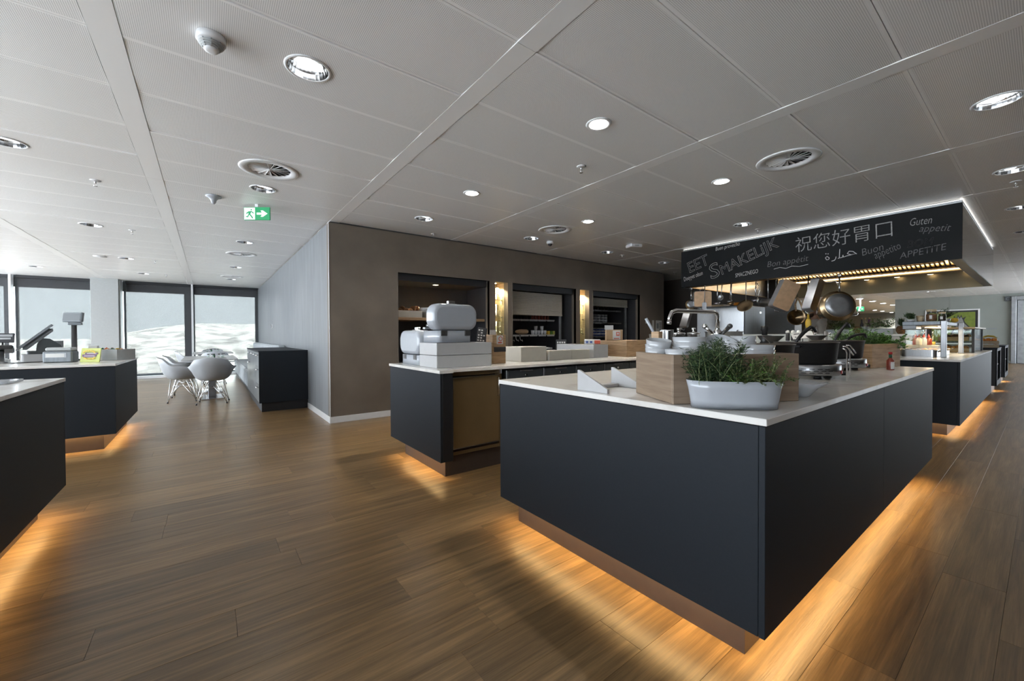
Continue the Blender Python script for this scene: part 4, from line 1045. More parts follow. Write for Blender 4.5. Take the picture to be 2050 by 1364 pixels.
# herbs
def herbs(t, name, mats, n, area, hrange, leaf, spread, per, dirs=0, z0=.0, seed=1, curl=.5, stemr=.0007):
    rr = random.Random(seed); lv = MB(); st = MB()
    for i in range(n):
        x,y = area(rr); h = rr.uniform(*hrange); a = rr.uniform(0,2*PI); sp = rr.uniform(0,spread)
        p = Vector((x,y,z0)); d = Vector((math.cos(a)*sp, math.sin(a)*sp, 1)).normalized(); pts = [p.copy()]
        ns = 6
        for k in range(ns):
            d = (d + Vector((math.cos(a)*sp*curl*.3, math.sin(a)*sp*curl*.3, -curl*.12*sp*k)) + Vector((rr.uniform(-.1,.1),rr.uniform(-.1,.1),0))).normalized(); p = p + d*h/ns; pts.append(p.copy())
        st.tube(pts, [stemr]*ns+[stemr*.5], 4, cap=False)
        for k in range(per):
            s = rr.uniform(.12,1)*ns; j = min(int(s),ns-1); q = pts[j].lerp(pts[j+1], s-j)
            la = rr.uniform(0,2*PI); el = rr.uniform(-.2,.9); L = leaf[0]*rr.uniform(.7,1.25); W = leaf[1]*rr.uniform(.8,1.2)
            dv = Vector((math.cos(la)*math.cos(el),math.sin(la)*math.cos(el),math.sin(el))); sv = dv.cross(Vector((rr.uniform(-.3,.3),rr.uniform(-.3,.3),1))).normalized(); up = dv.cross(sv)
            m_ = q+dv*L*.5+up*L*.08; lv.cur = 0 if rr.random() < .7 else 1
            lv.add([q, m_+sv*W*.5, q+dv*L-up*L*.06, m_-sv*W*.5],[(0,1,2),(0,2,3)],True)
    stuff(lv.build(name+'_leaves',mats,t)); stuff(st.build(name+'_stems','stem',t))
t = thing('herb_planter','glossy white oval planter with green herbs at the island corner','planter',(1.588,.712,Z), rz=R(-45))
q = MB(); pr = [(.98,0,.004),(1.0,0,.0),(1.02,0,.03),(1.07,0,.075),(1.115,0,.104),(1.09,0,.104),(1.04,0,.08),(1.0,0,.07)]
n = 48; vs = []
for s,_,z in pr:
    for i in range(n):
        a = 2*PI*i/n; cx_,sx_ = math.cos(a),math.sin(a)
        vs.append((.153*s*math.copysign(abs(cx_)**.8,cx_), (.058*s+.006*(z/.1))*math.copysign(abs(sx_)**.9,sx_) + .012*math.cos(2*a)*(1 if sx_ < 0 else .3)*-1*0, z))
fs = [(j*n+i,j*n+(i+1)%n,(j+1)*n+(i+1)%n,(j+1)*n+i) for j in range(len(pr)-1) for i in range(n)]
q.add(vs,fs,True); q.add(vs[:n],[tuple(range(n-1,-1,-1))]); q.build('pot','white_gloss',t)
q = MB(); q.add([(x,y,.085) for x,y,z in vs[-n:]],[tuple(range(n))]); q.build('soil','soil',t)
herbs(t,'tarragon',['leaf_dark','leaf'],80,lambda r:(r.uniform(-.145,.0),r.uniform(-.045,.045)),(.09,.19),(.021,.0024),.42,58,z0=.08,seed=3)
herbs(t,'thyme',['leaf_olive','leaf'],120,lambda r:(r.uniform(-.01,.148),r.uniform(-.045,.045)),(.06,.135),(.010,.0058),.85,44,z0=.08,seed=5,curl=.9)
herbs(t,'oregano',['leaf_bright','leaf'],34,lambda r:(r.uniform(-.04,.07),r.uniform(-.05,.03)),(.05,.11),(.012,.008),.6,34,z0=.08,seed=9)
# white stand with two wedge sides
t = thing('wedge_stand','low white stand with two triangular sides lying on the island worktop','stand',(1.494,1.24,Z))
for x in (0,.262):
    q = MB(); q.prism([(0,.0),(.19,0),(.19,.10),(.178,.10),(0,.02)],0,.012,TR(x,0,0) @ Matrix(((0,0,1,0),(1,0,0,0),(0,1,0,0),(0,0,0,1)))); q.build('wedge_side','white_matt',t)
q = MB(); q.cbox((.0125,.14,0),(.2615,.19,.016),.001); q.build('base_bar','white_matt',t)
# square dish with pointed corners
t = thing('square_dish','white square dish with pointed corners beside the black pot heater','dish',(2.105,.660,Z), rz=R(10))
q = MB(); n = 32; rows = [(.030,0,0),(.038,.004,0),(.062,.033,.04),(.086,.058,.10),(.083,.060,.10),(.058,.035,.04),(.025,.01,0)]; vs = []
for r,z,c in rows:
    for i in range(n):
        a = 2*PI*i/n; k = 1+c*abs(math.cos(2*a))**2*2.2; vs.append((r*k*math.cos(a), r*k*math.sin(a), z+(.028*abs(math.cos(2*a))**2 if c > .1 else .008*abs(math.cos(2*a)) if c else 0)))
q.add(vs,[(j*n+i,j*n+(i+1)%n,(j+1)*n+(i+1)%n,(j+1)*n+i) for j in range(len(rows)-1) for i in range(n)],True); q.add(vs[:n],[tuple(range(n-1,-1,-1))]); q.add(vs[-n:],[tuple(range(n))]); q.build('dish','porcelain',t)
# three pot heaters with black pots and ladles
def heater(p, lab, rz):
    t = thing('pot_heater',lab,'heater',(p[0],p[1],Z),rz,'round steel pot heaters')
    q = MB(); q.lathe([(.001,.02),(.176,.02),(.182,.026),(.182,.082),(.176,.088),(.001,.088)],48); q.build('ring','steel',t)
    for k in range(4):
        q = MB(); a = PI/4+k*PI/2; q.lathe([(.001,0),(.022,0),(.018,.02),(.001,.02)],14,(.13*math.cos(a),.13*math.sin(a),0)); q.build('foot','black',t)
    q = MB()
    for j in range(3):
        for i in range(7):
            a = R(-205)+R(13)*i+(R(6.5) if j%2 else 0); M_ = RZ(a+PI/2) @ TR(0,-.1825,.038+j*.012); q.box((-.013,-.0006,-.002),(.013,.001,.002),M_)
    q.build('vent_slots','ink',t)
    M_ = RZ(R(-88)+PI/2) @ TR(0,-.183,.042); q = MB(); q.cbox((-.008,-.006,-.01),(.008,.001,.01),.001,M_); q.build('switch','red',t)
    M_ = RZ(R(-76)+PI/2); q = MB(); q.cyl(M_ @ Vector((0,-.182,.0)),M_ @ Vector((0,-.20,.0)),.001,n=4) if False else q.cyl(M_ @ Vector((.02,-.18,.03)),M_ @ Vector((.02,-.202,.03)),.013,.012,14); q.build('dial','black',t)
    return t
def pot(p, lab):
    t = thing('black_pot',lab,'pot',(p[0],p[1],Z+.0885),group='black cast pots on the heaters')
    q = MB(); q.lathe([(.001,0),(.150,0),(.158,.012),(.170,.128),(.174,.132)],48); q.build('body','cast',t)
    q = MB(); q.lathe([(.174,.1322),(.176,.137),(.168,.137),(.160,.126),(.148,.02),(.001,.016)],48); q.build('inside','cast_in',t)
    q = MB(); q.lathe([(.001,.09),(.153,.09),(.150,.086),(.001,.086)],32); q.build('contents','soil',t)
    for s in (-1,1):
        q = MB(); q.cbox((s*.172-.02,-.035,.10),(s*.172+.02,.035,.122),.008); q.build('lug','cast',t)
    return t
def ladle(lab, pts, hook):
    t = thing('ladle',lab,'ladle',pts[0],group='ladles with hooked black handles')
    P = [Vector(p)-Vector(pts[0]) for p in pts]
    d = (P[1]-P[0]).normalized()
    q = MB(); q.tube([P[0]-d*.10,P[0]],.005,8); q.sphere(P[0]-d*.115+Vector((0,0,-.0)),.032,12,8,(1,1,.6)); q.build('shank','steel',t)
    q = MB(); m_ = P[0].lerp(P[1],.55)+Vector((0,0,.012)); e = P[1].lerp(P[2],.45)+Vector((0,0,.008))
    q.tube([P[0],P[0].lerp(m_,.5)+Vector((0,0,.004)),m_,P[1],e,P[2]],[.008,.0105,.0115,.0105,.010,.009],10); q.build('grip','black',t)
HP = [(2.36,.94),(3.095,.94),(3.97,1.0)]
for p,l in zip(HP,('steel pot heater hidden behind the wooden bowl box','steel pot heater in the middle, with the white dish before it','steel pot heater farthest from the camera, beside the red sauce bottle')): heater(p,l,0)
for p,l in zip(HP,('black pot nearest the camera, half hidden by white bowls','black pot in the middle of the three','black pot farthest from the camera, in front of the second wooden box')): pot(p,l)
ladle('ladle with hooked black handle in the middle black pot',[(2.955,.955,1.118),(3.07,.905,1.222),(3.095,.885,1.192)],0)
ladle('upright ladle with hooked black handle, rising highest, in the far pot',[(3.90,.995,1.125),(4.035,.950,1.262),(4.05,.938,1.226)],0)
ladle('ladle with hooked black handle lying lowest across the far pot',[(3.955,.928,1.135),(4.12,.868,1.176),(4.14,.855,1.146)],0)
t = thing('ladle_stand','bent wire ladle stand with two uprights between the pot heaters','stand',(2.975,.700,Z))
for i,(ox,oy) in enumerate(((0,0),(.30,.055))):
    q = MB(); q.tube([(ox,oy,.0),(ox,oy,.165),(ox-.006,oy+.004,.182),(ox-.02,oy+.014,.192)],.0045,8); q.build('upright','chrome',t)
    q = MB(); q.tube([(ox-.022,oy+.016,.204),(ox,oy+.0,.202),(ox+.035,oy-.022,.152)],.0035,8); q.build('hook','chrome',t)
q = MB(); q.tube([(0,0,.10),(.30,.055,.10)],.005,8); q.build('cross_bar','chrome',t)
t = thing('sauce_bottle','small red sauce bottle with a white label, alone on the island worktop','bottle',(4.155,.715,Z), rz=R(-40))
q = MB(); q.lathe([(.001,0),(.021,0),(.023,.004),(.023,.072),(.010,.090),(.0085,.10),(.001,.10)],20); q.build('body','sauce',t)
q = MB(); q.lathe([(.010,.092),(.0105,.092),(.0105,.118),(.001,.118)],16); q.build('neck_foil','green_foil',t)
q = MB(); q.lathe([(.001,.1185),(.012,.1185),(.012,.136),(.001,.138)],16); q.build('cap','red',t)
q = MB(); 
for i in range(6):
    a0 = R(-125)+R(70)*i/6; a1 = a0+R(70)/6; q.add([(.0236*math.cos(a),.0236*math.sin(a),z) for a,z in ((a0,.008),(a1,.008),(a1,.062),(a0,.062))],[(0,1,2,3)])
q.build('label','paper',t)
q = MB(); q.box((-.0235,-.006,.05),(-.0,-.0238,.055)) if False else q.add([(.024*math.cos(a),.024*math.sin(a),z) for a,z in ((R(-115),.05),(R(-65),.05),(R(-65),.055),(R(-115),.055))],[(0,1,2,3)]); q.build('label_print','ink',t)
t = thing('wooden_box','beech box planted with herbs at the far end of the island','box',(4.225,.835,Z), rz=R(-11.9))
open_box(t,.45,.335,.194,.013,'beech',.17)
for nm,seed,ar,hr,leaf,mats,n in (('rosemary',21,(.05,.18),(.10,.17),(.03,.006),['leaf','leaf_bright'],50),('parsley',22,(.16,.44),(.06,.12),(.022,.018),['leaf_bright','leaf_bright'],120)):
    herbs(t,nm,mats,n,lambda r,ar=ar:(r.uniform(*ar),r.uniform(.04,.30)),hr,leaf,.6,30,z0=.17,seed=seed)
herbs(t,'trailing_parsley',['leaf_bright','leaf'],14,lambda r:(r.uniform(.40,.47),r.uniform(.0,.06)),(.08,.13),(.022,.018),1.5,24,z0=.18,seed=31,curl=1.6)
# tap
t = thing('mixer_tap','tall chrome tap with a long swivel spout and two lever knobs','tap',(2.523,1.229,Z))
sx,sy = (2.200-2.523),(1.349-1.229)
q = MB(); q.lathe([(.001,0),(.03,0),(.03,.012),(.02,.02),(.018,.24),(.022,.25),(.022,.30),(.014,.31),(.001,.31)],20); q.build('body','chrome',t)
q = MB(); P = [(0,0,.30),(0,0,.385),(sx*.02,sy*.02,.405),(sx*.08,sy*.08,.414),(sx*.5,sy*.5,.417),(sx*.88,sy*.88,.420),(sx*.97,sy*.97,.410),(sx*1.02,sy*1.02,.375),(sx*1.025,sy*1.025,.355)]
q.tube(P,[.013]*7+[.012,.013],12); q.cyl((sx*1.025,sy*1.025,.356),(sx*1.03,sy*1.03,.338),.015,.014,12); q.build('spout','chrome',t)
for s in (-1,1):
    q = MB(); d = Vector((-.798,.602,0))*(-s); q.tube([Vector((0,0,.265))+d*.012,Vector((0,0,.30))+d*.05,Vector((0,0,.325))+d*.075],[.011,.012,.014],10); q.sphere(Vector((0,0,.327))+d*.077,.0165,12,8); q.build('lever','dark_metal' if s > 0 else 'chrome',t)
t = thing('steel_canister','ribbed steel canister left of the glass jars on the island','canister',(2.181,1.362,Z))
q = MB()
n = 48; vs = []
for z in (0,.30):
    for i in range(n):
        r = .037+.003*math.cos(8*2*PI*i/n); vs.append((r*math.cos(2*PI*i/n),r*math.sin(2*PI*i/n),z))
q.add(vs,[(i,(i+1)%n,n+(i+1)%n,n+i) for i in range(n)],True); q.add(vs[n:],[tuple(range(n))]); q.add(vs[:n],[tuple(range(n-1,-1,-1))]); q.build('body','steel',t)
q = MB(); q.lathe([(.034,.301),(.039,.301),(.039,.306),(.034,.306),(.034,.301)],24); q.build('rim','chrome',t)
def gjar(p, lab, h=.30, r=.045, fill='bread'):
    t = thing('glass_jar',lab,'jar',(*p,Z),group='glass jars with knob lids')
    q = MB(); q.lathe([(.001,0),(r*.9,0),(r,.01),(r,h-.05),(r*.8,h-.03),(r*.8,h-.022),(.001,h-.022)],24); q.build('glass','tumbler',t)
    q = MB(); q.lathe([(.001,.004),(r*.92,.006),(r*.92,h*.72),(.001,h*.74)],20); q.build('filling',fill,t)
    q = MB(); q.lathe([(.001,h-.0215),(r*.86,h-.0215),(r*.86,h-.012),(.008,h-.008),(.008,h),(.012,h+.006),(.012,h+.018),(.001,h+.02)],20); q.build('lid','chrome',t)
gjar((2.332,1.373),'glass jar with knob lid, nearer the ribbed canister')
gjar((2.405,1.318),'glass jar with knob lid, nearer the chrome tap')
gjar((4.52,1.30),'glass jar with knob lid behind the far black pot, left one',.27,.05,'cream'); gjar((4.60,1.21),'glass jar with knob lid behind the far black pot, right one',.27,.05,'cream')
t = thing('stock_pot','tall steel stock pot behind the herbs, below the tap','pot',(3.05,1.44,Z))
q = MB(); q.lathe([(.001,0),(.12,0),(.123,.006),(.123,.29),(.128,.293),(.128,.298),(.119,.298),(.117,.02),(.001,.02)],40); q.build('body','steel',t)
for s in (-1,1):
    q = MB(); q.tube([(s*.123,-.04,.24),(s*.155,-.035,.25),(s*.155,.035,.25),(s*.123,.04,.24)],.005,8); q.build('handle','chrome',t)
t = thing('knife_block','narrow wooden block with a long white stick leaning in it','block',(2.05,1.33,Z))
q = MB(); q.cbox((-.03,-.02,0),(.012,.03,.295),.003); q.build('block','beech',t)
q = MB(); q.tube([(-.01,.012,.27),(-.055,.046,.37)],.0085,8); q.build('stick','white_gloss',t)
t = thing('black_cup','black tapered cup with cutlery left of the ribbed canister','cup',(2.215,1.47,Z))
q = MB(); q.lathe([(.001,0),(.025,0),(.036,.255),(.032,.255),(.022,.01),(.001,.01)],20); q.build('cup','ink',t)
for a in (.3,1.5,2.8):
    q = MB(); q.tube([(.005*math.cos(a),.005*math.sin(a),.15),(.028*math.cos(a),.028*math.sin(a),.28)],[.003,.008],6); q.build('fork','steel',t)
t = thing('grinder','black grinder with a wide flange standing before the stone upstand','grinder',(4.30,1.642,Z))
q = MB(); q.lathe([(.001,0),(.045,0),(.04,.20),(.03,.21),(.062,.258),(.062,.264),(.02,.268)],24); q.build('base','black',t)
q = MB(); q.lathe([(.02,.2685),(.024,.27),(.024,.30),(.034,.32),(.034,.355),(.001,.357)],24); q.build('head','cast',t)
for i,(x,y) in enumerate(((4.594,1.546),(4.618,1.508),(4.645,1.47))):
    t = thing('pepper_mill','black pepper mill with white ends, %s of three before the upstand'%('left','middle','right')[i],'mill',(x,y,Z),group='three pepper mills before the upstand')
    q = MB(); q.lathe([(.001,.21),(.014,.21),(.018,.215),(.018,.285),(.001,.285)],14); q.build('body','ink',t)
    q = MB(); q.lathe([(.001,.286),(.016,.286),(.019,.295),(.014,.31),(.001,.315)],14); q.build('head','paper',t)
    q = MB(); q.lathe([(.001,0),(.022,0),(.016,.209),(.001,.209)],14); q.build('foot','white_matt',t)
t = thing('price_card','slanted white card with print on a wire stand behind the pots','card',(4.40,1.36,Z), rz=R(-50))
q = MB(); q.tube([(0,0,0),(0,0,.27)],.004,6); q.lathe([(.001,0),(.04,0),(.04,.006),(.001,.006)],16); q.build('stand','dark_metal',t)
M_ = TR(0,0,.262) @ RX(R(-35)) @ RY(R(-8)); q = MB(); q.cbox((-.09,-.002,-.03),(.09,.002,.04),.0006,M_); c_ = q.build('card','paper',t)
q = MB(); q.box((-.07,-.0035,.018),(-.02,-.0022,.026),M_); q.box((-.07,-.0035,-.015),(-.06,-.0022,-.006),M_); q.build('card_print','ink',c_)
for i,(x,y) in enumerate(((3.62,1.32),(4.28,1.22))):
    t = thing('black_funnel','black wide funnel standing %s behind the pots'%('left, nearer the middle pot,' if i == 0 else 'right, nearer the far pot,'),'funnel',(x,y,Z),group='black funnels behind the pots')
    q = MB(); q.lathe([(.001,0),(.05,0),(.03,.05),(.025,.21),(.075,.258),(.078,.264),(.07,.264),(.02,.225),(.001,.225)],24); q.build('funnel','black',t)
t = thing('steel_post','short steel post rising beside the far ladle handle','post',(4.455,1.20,Z))
q = MB(); q.lathe([(.001,0),(.03,0),(.03,.008),(.016,.012),(.016,.30),(.001,.302)],16); q.build('tube','chrome',t)
# ================================================================== EXTRACTION HOOD WITH BLACKBOARD
HX0,HX1,HY0,HY1,HZ0,HZ1 = 6.87,11.30,.585,4.0,2.03,2.672
hood = thing('extraction_hood','long kitchen hood whose front is a chalk-written blackboard','hood',(HX0,HY0,HZ0))
H = lambda x,y,z: (x-HX0,y-HY0,z-HZ0)
q = MB(); q.cbox(H(HX0,HY0,HZ0),H(HX0+.02,HY1,HZ1),.002); bd = q.build('blackboard','board',hood); bd['label'] = 'black chalkboard front with greetings written on it'
q = MB(); q.cbox(H(HX0+.0205,HY0,HZ0),H(HX1,HY0+.012,HZ1-.01),.002); q.build('side_panel','mirror_panel',hood)
q = MB(); q.cbox(H(HX0+.0205,HY1-.012,HZ0),H(HX1,HY1,HZ1-.01),.002); q.build('side_panel','steel',hood)
q = MB(); q.cbox(H(HX1-.02,HY0+.0125,HZ0),H(HX1-.0005,HY1-.0125,HZ0+.30),.002); q.build('rear_panel','hood_steel',hood)
q = MB(); q.box(H(HX1-.02,HY0+.0125,HZ0+.301),H(HX1-.0005,HY1-.0125,HZ1-.01)); q.build('rear_panel','steel_dark',hood)
q = MB(); q.box(H(HX0+.021,HY0+.0125,HZ1-.03),H(HX1-.021,HY1-.0125,HZ1-.012)); q.build('top_plate','steel_dark',hood)
q = MB(); q.cbox(H(HX0+.021,HY0+.0125,HZ0+.002),H(HX1-.021,HY0+.11,HZ0+.02),.002); q.build('bottom_flange','steel_dark',hood)
q = MB(); q.cbox(H(HX0+.021,HY1-.06,HZ0+.002),H(HX1-.021,HY1-.0125,HZ0+.02),.002); q.build('bottom_flange','brass',hood)
q = MB(); q.cbox(H(HX0+.004,HY0+.004,HZ1+.0005),H(HX1-.03,HY1-.03,2.7005),.002); q.build('top_rail','steel',hood)
q = MB()
q.box(H(HX0+.012,HY0+.03,2.7015),H(HX0+.026,HY1-.04,2.708)); q.box(H(HX0+.03,HY0+.010,2.7015),H(HX1-.04,HY0+.024,2.712)); q.build('light_line','glow_strip',hood)
q = MB(); q.cbox(H(10.72,HY0+.02,2.30),H(10.98,HY1-.02,2.375),.004); q.build('filter_beam','brass',hood)
me = MB(); me.cbox((-1.0,-.021,-.012),(0,.021,.012),.005); fm = me.mesh('baffle_slat','brass')
for i in range(54): inst('baffle_slat',fm,hood,H(10.78,HY0+.06+i*.0622,2.40),(0,R(15),0))
q = MB(); M_ = TR(*H(10.80,HY0+.03,2.425)) @ RY(R(15)); q.box((-2.0,0,0),(0,HY1-HY0-.06,.01),M_); q.build('filter_plate','panel_dark',hood)
for k in range(7):
    y = HY0+.30+k*.47
    q = MB(); q.lathe([(.001,-.012),(.04,-.012),(.045,0),(.001,0)],16,H(11.12,y,2.325)); q.build('hood_lamp','glow_warm',hood)
    light('hood_light','SPOT',H(11.215,y,2.30),2.2,(1,.74,.42),parent=hood,spot_size=R(48),spot_blend=.6,shadow_soft_size=.015)
q = MB(); q.box(H(10.66,HY0+.1,2.335),H(10.70,HY1-.1,2.343)); q.build('added_filter_glow_bar','glow_warm',hood)  # glowing bar added to brighten the baffle slats
light('added_filter_light','AREA',H(10.66,(HY0+HY1)/2,2.348),3.2,(1,.74,.42),rot=(0,R(180-30),0),parent=hood,shape='RECTANGLE',size=.03,size_y=HY1-HY0-.3)  # lamp added with the bar, lights the slats from below
q = MB(); q.box(H(10.98,HY0+.02,2.326),H(11.279,HY1-.02,2.34)); q.build('lamp_plate','brass',hood)
q = MB(); q.tube([H(6.945,HY0+.15,2.035),H(6.945,HY1-.05,2.035)],.007,8); q.build('utensil_rail','brass',hood)
q = MB(); q.tube([H(7.065,HY0+.15,2.035),H(7.065,HY1-.05,2.035)],.007,8); q.build('utensil_rail','brass',hood)

# chalk writing on the board face (x = 6.87); y runs from 4.0 (left) to 0.585 (right)
def chalk(text, p0, p1, h=None, outline=0.0, mat='chalk', shear=.2, up=None, arch=0.0):
    cu = bpy.data.curves.new('chalk_text','FONT'); cu.body = text; cu.size = 1; cu.shear = shear; cu.resolution_u = 3; cu.offset = 0 if outline else -.010
    if outline: cu.fill_mode = 'NONE'; cu.bevel_depth = outline; cu.bevel_resolution = 0
    o = bpy.data.objects.new('chalk_text',cu); COL.objects.link(o)
    bpy.context.view_layer.update()
    me = bpy.data.meshes.new_from_object(o.evaluated_get(bpy.context.evaluated_depsgraph_get()))
    bpy.data.objects.remove(o)
    if not len(me.vertices): return
    xs = [v.co.x for v in me.vertices]; ys = [v.co.y for v in me.vertices]; x0,x1 = min(xs),max(xs); y1 = max(ys); y0 = min(ys) if min(ys) > -.02 else 0
    d = Vector((0,p1[0]-p0[0],p1[1]-p0[1])); L = d.length; d.normalize(); n = Vector((0,d.z,-d.y)); n = n if n.z > 0 else -n
    sy = (h/(y1-y0)) if h else L/(x1-x0)
    for v in me.vertices:
        a = (v.co.x-x0)/(x1-x0)*L; b = (v.co.y-y0)*sy; w_ = v.co.z*.02
        a2 = math.sin(PI*a/L)*arch
        v.co = Vector(H(HX0-.0012,p0[0],p0[1])) + d*a + n*(b+a2) + Vector((-abs(w_),0,0))
    me.materials.clear(); me.materials.append(MT[mat])
    w = bpy.data.objects.new('chalk_writing',me); COL.objects.link(w); w.parent = bd
chalk('EET',(3.835,2.275),(3.478,2.385),.19,.012,shear=0)
chalk('S',(3.452,2.118),(3.285,2.17),.25,.012,shear=.1)
chalk('MAKELiJK',(3.27,2.175),(2.425,2.50),.165,.013,shear=.05)
chalk('Buen provecho',(3.378,2.590),(2.989,2.615),.062)
chalk('Doeyyet olsun',(3.942,2.135),(3.597,2.215),.075)
chalk('SMACZNEGO',(3.058,2.105),(2.717,2.136),.062)
chalk('Bon appétit',(2.588,2.205),(2.057,2.225),.085,mat='chalk_faint')
chalk('Bon appétit',(2.588,2.205),(2.30,2.215),.085) if False else None
chalk('祝您好胃口',(2.215,2.385),(1.172,2.415),.20,shear=0,mat='chalk_mid')
chalk('Buon',(1.462,2.20),(1.25,2.245),.09,mat='chalk_faint'); chalk('appetito',(1.33,2.14),(1.087,2.235),.085,mat='chalk_faint')
chalk('Guten',(1.015,2.493),(.829,2.485),.09,mat='chalk_mid'); chalk('appetit',(.936,2.405),(.680,2.365),.075,mat='chalk_faint')
chalk('BOM',(1.038,2.23),(.812,2.235),.085,.006,mat='chalk_faint'); chalk('APPETiTE',(1.103,2.105),(.701,2.155),.075,mat='chalk_faint')
def stroke(pts, r=.005, mat='chalk'):
    q = MB(); P = [Vector(H(HX0-.001,y,z)) for y,z in pts]
    for a,b in zip(P[:-1],P[1:]):
        d = (b-a); n = Vector((0,-d.z,d.y)).normalized()*r*.5; q.add([a+n,b+n,b-n,a-n],[(0,1,2,3)])
    o = q.build('chalk_writing',mat,bd)
stroke([(2.50,2.165),(2.42,2.18),(2.34,2.155),(2.26,2.178),(2.17,2.16),(2.06,2.175)],.006)
# the arabic greeting, written right to left
stroke([(1.52,2.235),(1.56,2.275),(1.60,2.285),(1.62,2.255),(1.58,2.235),(1.53,2.24),(1.63,2.225),(1.66,2.215),(1.665,2.245),(1.67,2.215),(1.70,2.21)],.008)
stroke([(1.70,2.33),(1.705,2.21),(1.72,2.205)],.008); stroke([(1.74,2.235),(1.745,2.205),(1.76,2.185),(1.79,2.18)],.008)
stroke([(1.815,2.225),(1.84,2.255),(1.86,2.235),(1.845,2.205),(1.82,2.21),(1.815,2.235)],.008); stroke([(1.825,2.29),(1.833,2.282)],.012); stroke([(1.85,2.295),(1.858,2.287)],.012)

# ------------------------------------------------------------------ hanging utensils (rail at x = 6.945)
UX = 6.93
def hang(name, label, cat, y, z, rot=(0,0,0), group=None): return thing(name,label,cat,(UX,y,z),group=group,rot=rot)
def hook(t, z=.0, top=None):
    q = MB(); q.tube([(.015,0,top if top else .03),(.015,0,.012),(0,0,-.01),(-.012,0,.0),(-.012,0,.012)],.003,6); q.build('hook','chrome',t)
def hladle(y, z, yb, zb, r, lab, mat='steel', flat=False, dx=0):
    t = hang('ladle',lab,'ladle',y,min(z,2.028),group='ladles hanging from the hood'); t.location.x += dx; L = min(z,2.028)-zb; dy = yb-y
    q = MB(); q.tube([(0,0,0),(0,dy*.5,-L*.5),(0,dy,-L+r*.6)],[.008,.007,.006],8); q.build('handle','steel',t)
    q = MB()
    if flat: q.lathe([(.001,-.004),(r*.8,0),(r,.012),(r*.97,.014),(r*.75,.006),(.001,.002)],20,(0,0,0),TR(0,dy,-L) @ RY(R(-80)))
    else: q.lathe([(.001,-r*.75),(r*.55,-r*.62),(r*.9,-r*.25),(r,.1*r),(r*.95,.1*r),(r*.8,-r*.3),(.001,-r*.68)],22,(0,0,0),TR(-.01,dy,-L) @ RY(R(-18)))
    q.build('bowl',mat,t); hook(t)
    return t
hladle(3.375,2.05,3.382,1.72,.052,'small steel ladle, leftmost of the hanging row of ladles','steel')
hladle(3.30,2.05,3.318,1.80,.05,'flat round skimmer hanging between two small ladles','steel_dark',True)
hladle(3.21,2.05,3.226,1.745,.042,'small steel ladle just right of the round skimmer',dx=.12)
hladle(3.146,2.05,3.153,1.70,.055,'larger copper-toned ladle just left of the perforated skimmer','brass')
hladle(2.82,2.05,2.83,1.735,.055,'small ladle hanging between perforated skimmer and whisk',dx=.12)
t = hang('skimmer','large perforated skimmer with a long handle','skimmer',2.921,2.028)
q = MB(); q.tube([(0,0,0),(0,0,-.32)],[.009,.008],8); q.build('handle','steel',t)
M_ = TR(-.03,0,-.395) @ RY(R(-55)); q = MB(); q.lathe([(.001,-.02),(.07,-.014),(.12,.01),(.117,.013),(.07,-.008),(.001,-.014)],28,(0,0,0),M_); b_ = q.build('bowl','brass',t)
q = MB()
for i in range(6):
    for j in range(6):
        x,y = -.06+.024*i,-.06+.024*j
        if x*x+y*y < .07**2: q.lathe([(.001,-.0225),(.006,-.0225),(.006,-.018),(.001,-.018)],6,(x,y,.0045*(x*x+y*y)/.0025),M_)
stuff(q.build('perforations','ink',b_)); hook(t)
t = hang('whisk','wire whisk hanging upside down from its loop','whisk',2.752,2.0)
q = MB()
for a in range(4):
    A = PI*a/4; pts = []
    for k in range(13):
        s = k/12; w_ = .055*math.sin(PI*min(1,s*1.0))**.6 if 0 < s < 1 else 0
        pts.append((w_*math.cos(A)*(1 if s < .5 else -1)*0 + 0,0,0))
    up_ = [(.052*math.sin(PI*s)**.8*math.cos(A)*(1-s*.55), .052*math.sin(PI*s)**.8*math.sin(A)*(1-s*.55), -.02-.21*s) for s in [k/10 for k in range(11)]]
    q.tube(up_,.0025,5); q.tube([(-x,-y,z) for x,y,z in up_],.0025,5)
q.build('wires','chrome',t)
q = MB(); q.tube([(0,0,-.225),(0,0,-.36)],[.009,.011],10); q.build('handle','steel',t); hook(t)
t = hang('dipper','steel measuring dipper with an upright handle','dipper',2.60,2.028)
q = MB(); q.tube([(0,0,0),(0,0,-.30)],[.010,.008],8); q.build('handle','steel',t)
q = MB(); M_ = TR(0,0,-.36) @ RZ(R(72)) @ RY(PI/2); q.lathe([(.001,-.10),(.055,-.10),(.058,-.09),(.058,.10),(.053,.10),(.053,-.09),(.001,-.09)],26,(0,0,0),M_); q.build('cup','steel',t); hook(t)
t = hang('brush','black and pale green basting brush','brush',2.488,1.99)
q = MB(); q.tube([(0,0,0),(0,0,-.12)],[.012,.013],8); q.build('handle','black',t); q = MB(); q.tube([(0,0,-.121),(0,0,-.21)],[.010,.012],8); q.build('bristles','leaf_bright',t); hook(t,top=.045)
t = hang('spatula','square steel spatula on a long thin handle','spatula',3.585,2.028); t.location.x = 6.915
q = MB(); q.tube([(0,0,0),(0,.008,-.30)],[.006,.006],8); q.build('handle','steel',t)
q = MB(); M_ = TR(0,.01,-.36); q.prism([(-.035,-.05),(.035,-.05),(.04,.05),(.02,.075),(-.02,.075),(-.04,.05)],-.002,.002,M_ @ Matrix(((0,0,1,0),(1,0,0,0),(0,1,0,0),(0,0,0,1)))); q.build('blade','steel_dark',t); hook(t)
